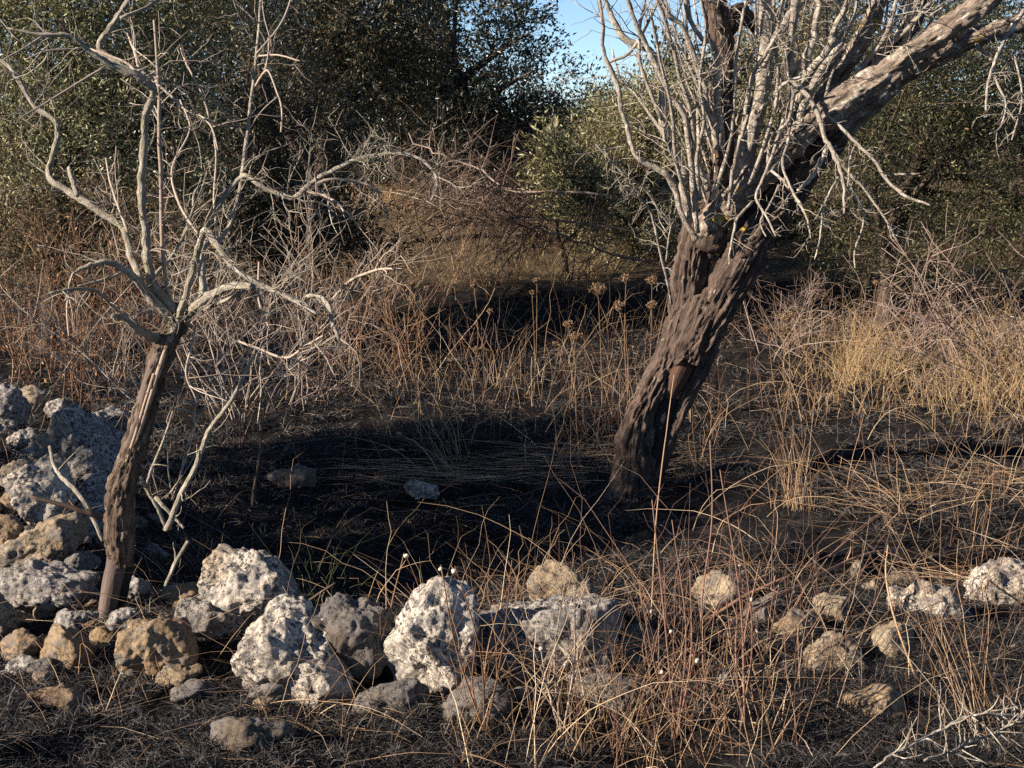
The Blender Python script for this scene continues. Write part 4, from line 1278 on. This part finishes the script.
tag(mb.build('fallen_branch', M['bark_shoot'], loc=pts[-1]), 'pale scaly dead branch lying in the bottom right corner', 'branch')


# ------------------------------------------------------------------ grass and stalks (uncountable)
def zone(n, pxr, pyr, rng=RNG, clump=0.0, fn=None):
    """n ground points whose pixels fall in the given picture window"""
    px = rng.uniform(pxr[0], pxr[1], n * 3)
    py = pyr[0] + (pyr[1] - pyr[0]) * rng.random(n * 3)
    # invert on flat ground then read the terrain
    cx = (px - 512) / FPX
    cy = (384 - py) / FPX
    dy = CP + cy * SP
    dz = -SP + cy * CP
    z = np.zeros_like(px)
    for _ in range(5):
        t = (z - 1.6) / dz
        x, y = cx * t, dy * t
        z = H(x, y)
    ok = (y > 3.0) & (y < 24)
    if clump:
        ok &= fbm(np.stack([x * 2.3, y * 2.3, x * 0 + 9.1], 1), 2, 77) > clump
    p = np.stack([x, y, z], 1)[ok][:n]
    return p


def upright(n, lean, rng=RNG, bias=(0, 0, 0)):
    d = rng.normal(0, lean, (n, 3))
    d[:, 2] = 1
    return d + np.array(bias)


def lying(n, rng=RNG, up=.12):
    a = rng.uniform(0, 2 * math.pi, n)
    return np.stack([np.cos(a), np.sin(a), np.abs(rng.normal(0, up, n))], 1)


U = RNG.uniform
# charred turf everywhere near
mb = MB()
p = np.concatenate([zone(70000, (-180, 1250), (600, 775), clump=.36), zone(9000, (180, 700), (640, 720)), zone(12000, (180, 640), (440, 590)), zone(9000, (790, 1040), (620, 775)), zone(66000, (-180, 1300), (430, 620), clump=.38), zone(48000, (-180, 1350), (330, 450), clump=.36)])
n = len(p)
strands(mb, p, upright(n, .9), U(.02, .085, n), U(.1, .9, n), U(.0016, .0036, n) * np.clip(p[:, 1] / 5, .9, 2.2), 3, 2, wob=.11)
tag(mb.build('burnt_grass', M['char']), 'black charred stubble of burnt grass covering the ground', 'burnt grass', kind='stuff')
# bits of dead straw lying flat
mb = MB()
p = np.concatenate([zone(350, (-180, 1250), (560, 775)), zone(560, (180, 1300), (400, 570), clump=.45), zone(900, (-30, 1054), (320, 420))])
n = len(p)
strands(mb, p + [0, 0, .015], lying(n, up=.16), U(.05, .26, n), U(.0, .25, n), U(.0014, .003, n), 3, 3, kink=.3, wob=.05)
p = zone(260, (340, 660), (452, 482))
n = len(p)
strands(mb, p + [0, 0, .03], np.stack([RNG.choice([-1, 1], n) * 1.0, RNG.normal(0, .25, n), np.abs(RNG.normal(0, .12, n))], 1), U(.2, .6, n), U(0, .2, n), U(.002, .0035, n), 5, 3, wob=.03)
p = np.concatenate([zone(60, (820, 1030), (460, 600)), zone(50, (860, 930), (495, 515)), zone(50, (960, 1030), (475, 500)), zone(50, (880, 1000), (575, 590))])
n = len(p)
strands(mb, p + [0, 0, .03], lying(n, up=.2), U(.1, .4, n), U(0, .3, n), U(.002, .003, n), 4, 3, wob=.04)
tag(mb.build('straw_litter', M['straw']), 'loose dead straw scattered flat over the burnt ground', 'straw', kind='stuff')
mb = MB()
p = np.concatenate([zone(800, (-30, 1054), (430, 775)), zone(900, (-30, 1054), (320, 430))])
n = len(p)
strands(mb, p + [0, 0, .012], lying(n, up=.2), U(.03, .16, n), U(.0, .2, n), U(.0015, .004, n), 3, 3, kink=.2, wob=.06)
tag(mb.build('twig_litter', M['dark_twig']), 'dark twig litter lying on the burnt ground', 'twigs', kind='stuff')

# tall tan stalks in the middle
mb = MB()
p = np.concatenate([zone(95, (380, 660), (350, 470)), zone(65, (430, 650), (380, 440), clump=.45), zone(50, (360, 480), (330, 420))])
n = len(p)
strands(mb, p, upright(n, .28), U(.18, .75, n), U(.0, .55, n), U(.003, .0055, n), 6, 3, kink=.35, wob=.025)
p = zone(215, (690, 1320), (400, 560), clump=.47)
n = len(p)
strands(mb, p, upright(n, .30), U(.15, .6, n), U(.0, .6, n), U(.0026, .0045, n), 6, 3, kink=.4, wob=.025)
p = np.concatenate([zone(120, (440, 800), (590, 775), clump=.40), zone(110, (450, 780), (690, 775))])
n = len(p)
strands(mb, p, upright(n, .42), U(.15, .62, n), U(.0, .7, n), U(.0016, .0034, n), 7, 3, kink=.3, wob=.02)
p = zone(80, (150, 470), (520, 720))
n = len(p)
strands(mb, p, upright(n, .55), U(.12, .42, n), U(.0, .7, n), U(.0014, .003, n), 7, 3, kink=.25, wob=.02)
p = zone(80, (0, 230), (420, 640))
n = len(p)
strands(mb, p, upright(n, .5), U(.10, .32, n), U(.0, .7, n), U(.0014, .003, n), 6, 3, kink=.3, wob=.02)
p = zone(50, (800, 1250), (600, 775))
n = len(p)
strands(mb, p, upright(n, .45), U(.12, .6, n), U(.0, .6, n), U(.0016, .0034, n), 7, 3, kink=.3, wob=.02)
p = zone(70, (170, 420), (330, 420))
n = len(p)
strands(mb, p, upright(n, .35), U(.15, .5, n), U(.0, .5, n), U(.002, .004, n), 6, 3, kink=.35, wob=.03)
p = zone(85, (150, 860), (570, 760))
n = len(p)
strands(mb, p, upright(n, .75), U(.3, .85, n), U(.3, 1.0, n), U(.0022, .0036, n), 9, 3, kink=.1, wob=.012)
p = zone(40, (330, 640), (350, 470))
n = len(p)
strands(mb, p, upright(n, .6), U(.5, 1.0, n), U(.2, .8, n), U(.003, .005, n), 9, 3, kink=.1, wob=.012)
p = zone(100, (680, 1300), (400, 580))
n = len(p)
strands(mb, p, upright(n, .7), U(.4, .8, n), U(.3, 1.0, n), U(.003, .0045, n), 9, 3, kink=.1, wob=.012)
tag(mb.build('dry_grass', M['straw']), 'tall dead tan grass stalks standing on the burnt ground', 'dry grass', kind='stuff')

# reddish stalks
mb = MB()
for (cnt, a, b, l0, l1, ln) in ((60, (560, 640), (385, 480), .2, .6, .2), (60, (390, 640), (340, 430), .2, .6, .2), (80, (560, 800), (620, 775), .2, .75, .28),
                                (55, (700, 1030), (560, 775), .2, .7, .35), (200, (-20, 320), (325, 370), .25, .75, .18), (80, (690, 1040), (380, 470), .2, .6, .25), (60, (60, 130), (380, 440), .1, .3, .3)):
    p = zone(cnt, a, b)
    n = len(p)
    strands(mb, p, upright(n, ln), U(l0, l1, n), U(.0, .25, n), U(.002, .0042, n), 5, 3, kink=.2, wob=.02)
tag(mb.build('dry_stems', M['redstem']), 'thin reddish brown dry weed stems standing in the grass', 'dry stems', kind='stuff')

# yellow grass stand at the right
mb = MB()
p = np.concatenate([zone(800, (780, 1350), (335, 415), clump=.47), zone(330, (840, 900), (350, 390)), zone(400, (940, 1060), (330, 420), clump=.42)])
n = len(p)
strands(mb, p, upright(n, .32), U(.12, .62, n), U(.0, .7, n), U(.003, .0058, n), 6, 3, kink=.35, wob=.035)
tag(mb.build('yellow_grass', M['yellow']), 'dense stand of yellow dry grass at the right under the brush', 'dry grass', kind='stuff')
# short tan grass in the far clearing
mb = MB()
p = zone(16000, (340, 720), (178, 275), clump=.34)
p = p[p[:, 1] > 13.7]
n = len(p)
strands(mb, p, upright(n, .6), U(.10, .42, n), U(.1, .9, n), U(.004, .009, n), 4, 2, kink=.3, wob=.06)
p = zone(420, (360, 660), (278, 335))
n = len(p)
strands(mb, p, upright(n, .4), U(.2, .7, n), U(.1, .8, n), U(.004, .007, n), 5, 3, kink=.3, wob=.03)
tag(mb.build('clearing_grass', M['yellow']), 'short pale dry grass covering the sunlit clearing behind', 'dry grass', kind='stuff')
# low dead scrub under the far thickets
mb = MB()
for (a, b, cnt) in (((380, 640), (180, 236), 3600), ((-30, 380), (262, 330), 2600), ((650, 1350), (262, 345), 4200)):
    p = zone(cnt, a, b)
    n = len(p)
    strands(mb, p, upright(n, .5), U(.15, .6, n), U(.0, .5, n), U(.003, .006, n), 4, 2, wob=.06)
tag(mb.build('undergrowth', M['dark_twig']), 'tangled brown dead undergrowth beneath the trees', 'undergrowth', kind='stuff')


# ------------------------------------------------------------------ tufts that stand out
def tuft(px, py, n, L, lean, mat, label, w=(.0018, .0034), droop=.5, spread=.04, seed=1, bias=(0, 0, 0), kink=.15):
    r = np.random.default_rng(seed)
    g = G(px, py)
    g[2] = Hs(g[0], g[1])
    p = g[None] + r.normal(0, spread, (n, 3)) * [1, 1, 0]
    p[:, 2] = H(p[:, 0], p[:, 1]) - .01
    mb = MB()
    strands(mb, p, upright(n, lean, r, bias), r.uniform(L * .45, L, n), r.uniform(0, droop, n), r.uniform(w[0], w[1], n), 8, 3, kink=kink, wob=.012, rng=r)
    return tag(mb.build('grass_tuft', M[mat], loc=g), label, 'grass tuft')


tuft(798, 508, 46, .52, .13, 'straw', 'upright bushy tan grass tuft right of the leaning trunk', spread=.05, seed=401, droop=.3)
tuft(318, 606, 30, .36, .35, 'greenblade', 'dull green grass tuft in the shadow behind the wall', spread=.05, seed=402)
tuft(975, 742, 26, .78, .18, 'straw', 'bundle of tall straw stalks leaning left at the lower right', spread=.04, seed=403, bias=(-.28, 0, 0), droop=.2)
tuft(600, 752, 30, .62, .30, 'straw', 'tall loose straw tuft in front of the broad grey boulder', spread=.10, seed=404, droop=.6)
tuft(900, 505, 22, .40, .7, 'straw', 'arching straw tuft fallen over on the black ground at the right', spread=.06, seed=405, droop=1.0)
tuft(510, 600, 34, .40, .45, 'straw', 'straw tuft spilling over the top of the wall between two boulders', spread=.08, seed=406, droop=.7)
tuft(195, 560, 26, .34, .55, 'straw', 'messy straw tuft between the long knobbly stick and the wide boulder', spread=.07, seed=407, droop=.8)
tuft(335, 730, 26, .34, .7, 'straw', 'flattened straw tuft in front of the dark wall gap', spread=.10, seed=408, droop=.9)
tuft(660, 762, 16, .60, .22, 'redstem', 'clump of red brown stalks at the bottom centre', spread=.10, seed=409, droop=.25)
tuft(985, 430, 40, .55, .30, 'yellow', 'yellow grass tuft near the right edge in front of the grass stand', spread=.10, seed=410, droop=.6)
tuft(455, 462, 26, .62, .35, 'straw', 'long straw tuft fanning left at the edge of the shadow hollow', spread=.05, seed=411, droop=.25, bias=(-.35, 0, 0))
tuft(600, 470, 34, .42, .4, 'straw', 'straw tuft at the left foot of the leaning trunk', spread=.12, seed=412, droop=.6)
tuft(80, 700, 16, .40, .6, 'straw', 'thin straws arching over the ochre blocks at the lower left', spread=.15, seed=413, droop=.7)

# dry moss cushions
for k, (px, py, rx, nn, lab) in enumerate([(272, 700, .075, 900, 'olive moss cushion at the foot of the peaked boulder'), (318, 612, .06, 700, 'olive moss cushion between the peaked boulder and the dark gap stone'),
                                          (225, 640, .07, 700, 'brown moss mat on the pinkish grey stone')]):
    r = np.random.default_rng(500 + k)
    Yk = (4.58, 4.82, 4.86)[k]
    c = P(px, py, Yk)
    d = r.normal(0, 1, (nn, 3))
    d /= np.linalg.norm(d, axis=1)[:, None]
    d[:, 2] = np.abs(d[:, 2])
    mb = MB()
    strands(mb, c + d * [rx, rx * .7, rx * .55] * r.uniform(.4, 1, (nn, 1)), d + r.normal(0, .5, (nn, 3)), r.uniform(.012, .032, nn), .2, r.uniform(.002, .004, nn), 2, 2, rng=r)
    tag(mb.build('moss_cushion', M['moss'], loc=c), lab, 'moss')


# ------------------------------------------------------------------ seed head plants
def umbel(mb, c, r_, seed, flat=.45):
    r = np.random.default_rng(seed)
    n = 46
    d = r.normal(0, 1, (n, 3))
    d[:, 2] = np.abs(d[:, 2]) + .2
    d /= np.linalg.norm(d, axis=1)[:, None]
    e = strands(mb, np.repeat((c - [0, 0, r_ * .9])[None], n, 0), d * [1, 1, 1 / (1 + flat)] + [0, 0, .5], r_ * r.uniform(1.1, 1.7, n), -.15, .004, 3, 3, wob=.04, rng=r)
    tips = e[:, -1]
    q = np.repeat(tips, 7, 0) + r.normal(0, r_ * .10, (n * 7, 3))
    leaves(mb, q, r.normal(0, 1, (n * 7, 3)) + [0, 0, .6], r.uniform(.006, .014, n * 7), .006, r)


def seed_plant(heads, base_px, label, seed, group=None, Y=None, rad=(.02, .034)):
    rp = random.Random(seed)
    bx, by = base_px
    g = G(bx, by)
    g[2] = Hs(g[0], g[1])
    Yb = g[1]
    root = thing('seed_head_plant', g, label, 'dry plant', group)
    for k, (hx, hy) in enumerate(heads):
        t = P(hx, hy, Yb + rp.uniform(-.12, .12))
        m1 = g + (t - g) * .5 + np.array([rp.uniform(-.04, .04), rp.uniform(-.04, .04), 0])
        pts = catmull(np.array([g, m1, t]), 7)
        mb = MB()
        tube(mb, pts, np.linspace(.0032, .0018, len(pts)), 5)
        st = mb.build('stem', M['head'], root)
        mb = MB()
        umbel(mb, t, rp.uniform(*rad) * rp.uniform(.55, 1.0), seed * 10 + k)
        mb.build('seed_head', M['head'], st)
    return root


seed_plant([(598, 290)], (602, 408), 'tallest wide flat topped dry seed head standing in the middle grass', 601, rad=(.045, .05))
seed_plant([(626, 279), (619, 307)], (628, 402), 'two headed dry seed plant close left of the leaning trunk', 602, rad=(.032, .04))
seed_plant([(652, 281), (652, 306), (671, 283)], (648, 398), 'three headed dry seed plant touching the left side of the leaning trunk', 603, rad=(.03, .042))
seed_plant([(478, 350), (486, 352)], (482, 405), 'low twin seed heads in front of the clearing edge', 604, rad=(.022, .03))
seed_plant([(537, 281), (532, 293)], (534, 400), 'slim dry stalk with two small round heads under the clearing', 605)
seed_plant([(411, 285), (427, 289)], (416, 390), 'dry twin headed stalk left of the clearing edge', 606)
seed_plant([(474, 285), (490, 312)], (470, 392), 'dry stalk with small heads between the twin stalk and the slim stalk', 607)
seed_plant([(786, 318), (784, 331), (768, 331)], (784, 432), 'dry seed plant with clustered heads just right of the leaning trunk', 608, rad=(.03, .04))
seed_plant([(806, 348), (827, 322)], (812, 425), 'dry two headed seed plant at the left edge of the yellow grass', 609)
seed_plant([(876, 284)], (872, 400), 'lone tall dry seed head rising above the yellow grass', 610, rad=(.028, .03))
seed_plant([(568, 325), (576, 338), (556, 345)], (570, 412), 'bushy low seed plant left of the wide flat topped seed head', 611, rad=(.025, .035))


def ball_weed(base_px, balls, stems, label, seed, Yoff=0.0, mat='redstem'):
    rp = random.Random(seed)
    g = G(*base_px)
    g[2] = Hs(g[0], g[1])
    root = thing('seed_ball_weed', g, label, 'weed')
    mbs = MB()
    al = []
    for (sx, sy) in stems:
        t = P(sx, sy, g[1] + rp.uniform(-.12, .15))
        m1 = g + (t - g) * .5 + np.array([rp.uniform(-.03, .03), rp.uniform(-.03, .03), 0])
        pts = catmull(np.array([g, m1, t]), 8)
        tube(mbs, pts, np.linspace(.0034, .0014, len(pts)), 5)
        twigs_on(mbs, pts, 5, .03, .12, .0012, .25, .25, 1, rp, .3)
        al.append(pts)
    allp = np.concatenate(al)
    for (bx, by) in balls:
        # nearest stem point, short stalk to the ball
        c = P(bx, by, g[1] + rp.uniform(-.06, .06))
        k = int(np.argmin(np.linalg.norm(allp - c - [0, 0, -.04], axis=1)))
        tube(mbs, catmull(np.array([allp[k], (allp[k] + c) / 2 + [0, 0, .004], c]), 4), .0011, 4)
        mb = MB()
        v, f = stone_shape((.011, .011, .011), seed * 7 + int(bx), 3, 12, .25)
        mb.add(v + c, f)
        mb.build('seed_ball', M['ball'], root)
    mbs.build('stems', M[mat], root)
    return root


ball_weed((676, 742), [(671, 632), (691, 656), (697, 661), (662, 672), (652, 612), (700, 648)], [(652, 500), (664, 560), (690, 570), (705, 600), (640, 590), (672, 520), (700, 640)], 'tall red stemmed weed with white seed balls at the bottom centre right of the wall', 701)
ball_weed((745, 730), [(732, 620), (757, 631), (740, 566), (752, 600)], [(720, 470), (738, 520), (760, 560), (778, 590), (726, 600)], 'red stemmed weed with white seed balls in front of the chipped tan block', 702)
ball_weed((485, 735), [(484, 663), (459, 594), (441, 569), (454, 571), (470, 640)], [(441, 565), (455, 566), (500, 600), (476, 640), (512, 560)], 'brown weed with white seed balls rising beside the tall upright boulder', 703, mat='brownstem')
ball_weed((562, 740), [(541, 649), (566, 665), (575, 590), (570, 655)], [(540, 645), (566, 575), (574, 585), (600, 600), (520, 620)], 'pale weed with white seed balls in front of the broad grey boulder', 704, mat='pale_twig')
ball_weed((395, 690), [(406, 556), (392, 640), (412, 600)], [(404, 553), (380, 610), (420, 590)], 'slender weed with white seed tips in front of the dark wall gap', 705, mat='brownstem')
# long single red stems
for k, (pl, Y0, Y1, lab) in enumerate([
        ([(768, 694, 3), (830, 680, 3), (892, 664, 2.4)], 4.75, 4.8, 'straight red stem lying across the burnt moss stone'),
        ([(560, 768, 4), (640, 700, 4), (740, 620, 3.6), (850, 560, 3.4), (905, 548, 3)], 4.35, 5.1, 'long red stem slanting up to the right over the chipped tan block'),
        ([(632, 640, 3), (700, 622, 4), (745, 596, 4), (784, 578, 3)], 4.9, 5.0, 'pale straight stem crossing behind the red weeds'),
        ([(690, 768, 2.2), (700, 680, 2), (702, 600, 1.8), (712, 520, 1.6), (710, 440, 1.2)], 4.6, 4.75, 'tall upright red stem right of the leaning trunk foot'),
        ([(640, 768, 1.5), (648, 690, 1.5), (652, 600, 1.4), (657, 510, 1.3), (668, 420, 1.1), (674, 375, .9)], 4.7, 4.9, 'tall pale stem crossing in front of the leaning trunk'),
        ([(945, 768, 2.4), (920, 690, 2.4), (895, 620, 2.2), (886, 575, 2), (888, 545, 1.5)], 4.4, 4.7, 'thick straw stem leaning left in front of the pale rounded stone')]):
    stick('dry_stem', pl, Y0, Y1, 'redstem' if 'red' in lab else 'straw', lab, 'stem', 3, 6, (.03, .1), 800 + k)

# ------------------------------------------------------------------ light, sky, camera
SUN = np.array([-0.91, -0.36, 0.0])
SUN /= np.linalg.norm(SUN)
EL = math.radians(23)
sv = Vector((SUN[0] * math.cos(EL), SUN[1] * math.cos(EL), math.sin(EL)))
ld = bpy.data.lights.new('sun', 'SUN')
ld.energy = 5.0
ld.angle = math.radians(.5)
ld.color = (1.0, .88, .74)
lo = bpy.data.objects.new('sun', ld)
lo.rotation_euler = sv.to_track_quat('Z', 'Y').to_euler()
COL.objects.link(lo)
w = bpy.data.worlds.new('World')
SC.world = w
w.use_nodes = True
nt = w.node_tree
bg = nt.nodes['Background']
sky = nt.nodes.new('ShaderNodeTexSky')
sky.sky_type = 'NISHITA'
sky.sun_disc = False
sky.air_density = .6
sky.dust_density = 0
sky.ozone_density = 3
sky.sun_elevation = EL
sky.sun_rotation = math.atan2(sv.x, sv.y)
nt.links.new(sky.outputs[0], bg.inputs[0])
bg.inputs[1].default_value = .062

cd = bpy.data.cameras.new('camera')
cd.sensor_width = 36
cd.lens = 36 * FPX / 1024
cd.clip_end = 3000
co = bpy.data.objects.new('camera', cd)
co.location = CAM
co.rotation_euler = (math.pi / 2 - PITCH, 0, 0)
COL.objects.link(co)
SC.camera = co
vs = SC.view_settings
vs.view_transform = 'Standard'
vs.look = 'None'
vs.gamma = 1
vs.use_curve_mapping = False
vs.exposure = 1.42
SC.render.resolution_x, SC.render.resolution_y = 1024, 768
SC.cycles.max_bounces = 6
SC.cycles.use_denoising = False
for o in SC.objects:
    if '_o' in o:
        del o['_o']
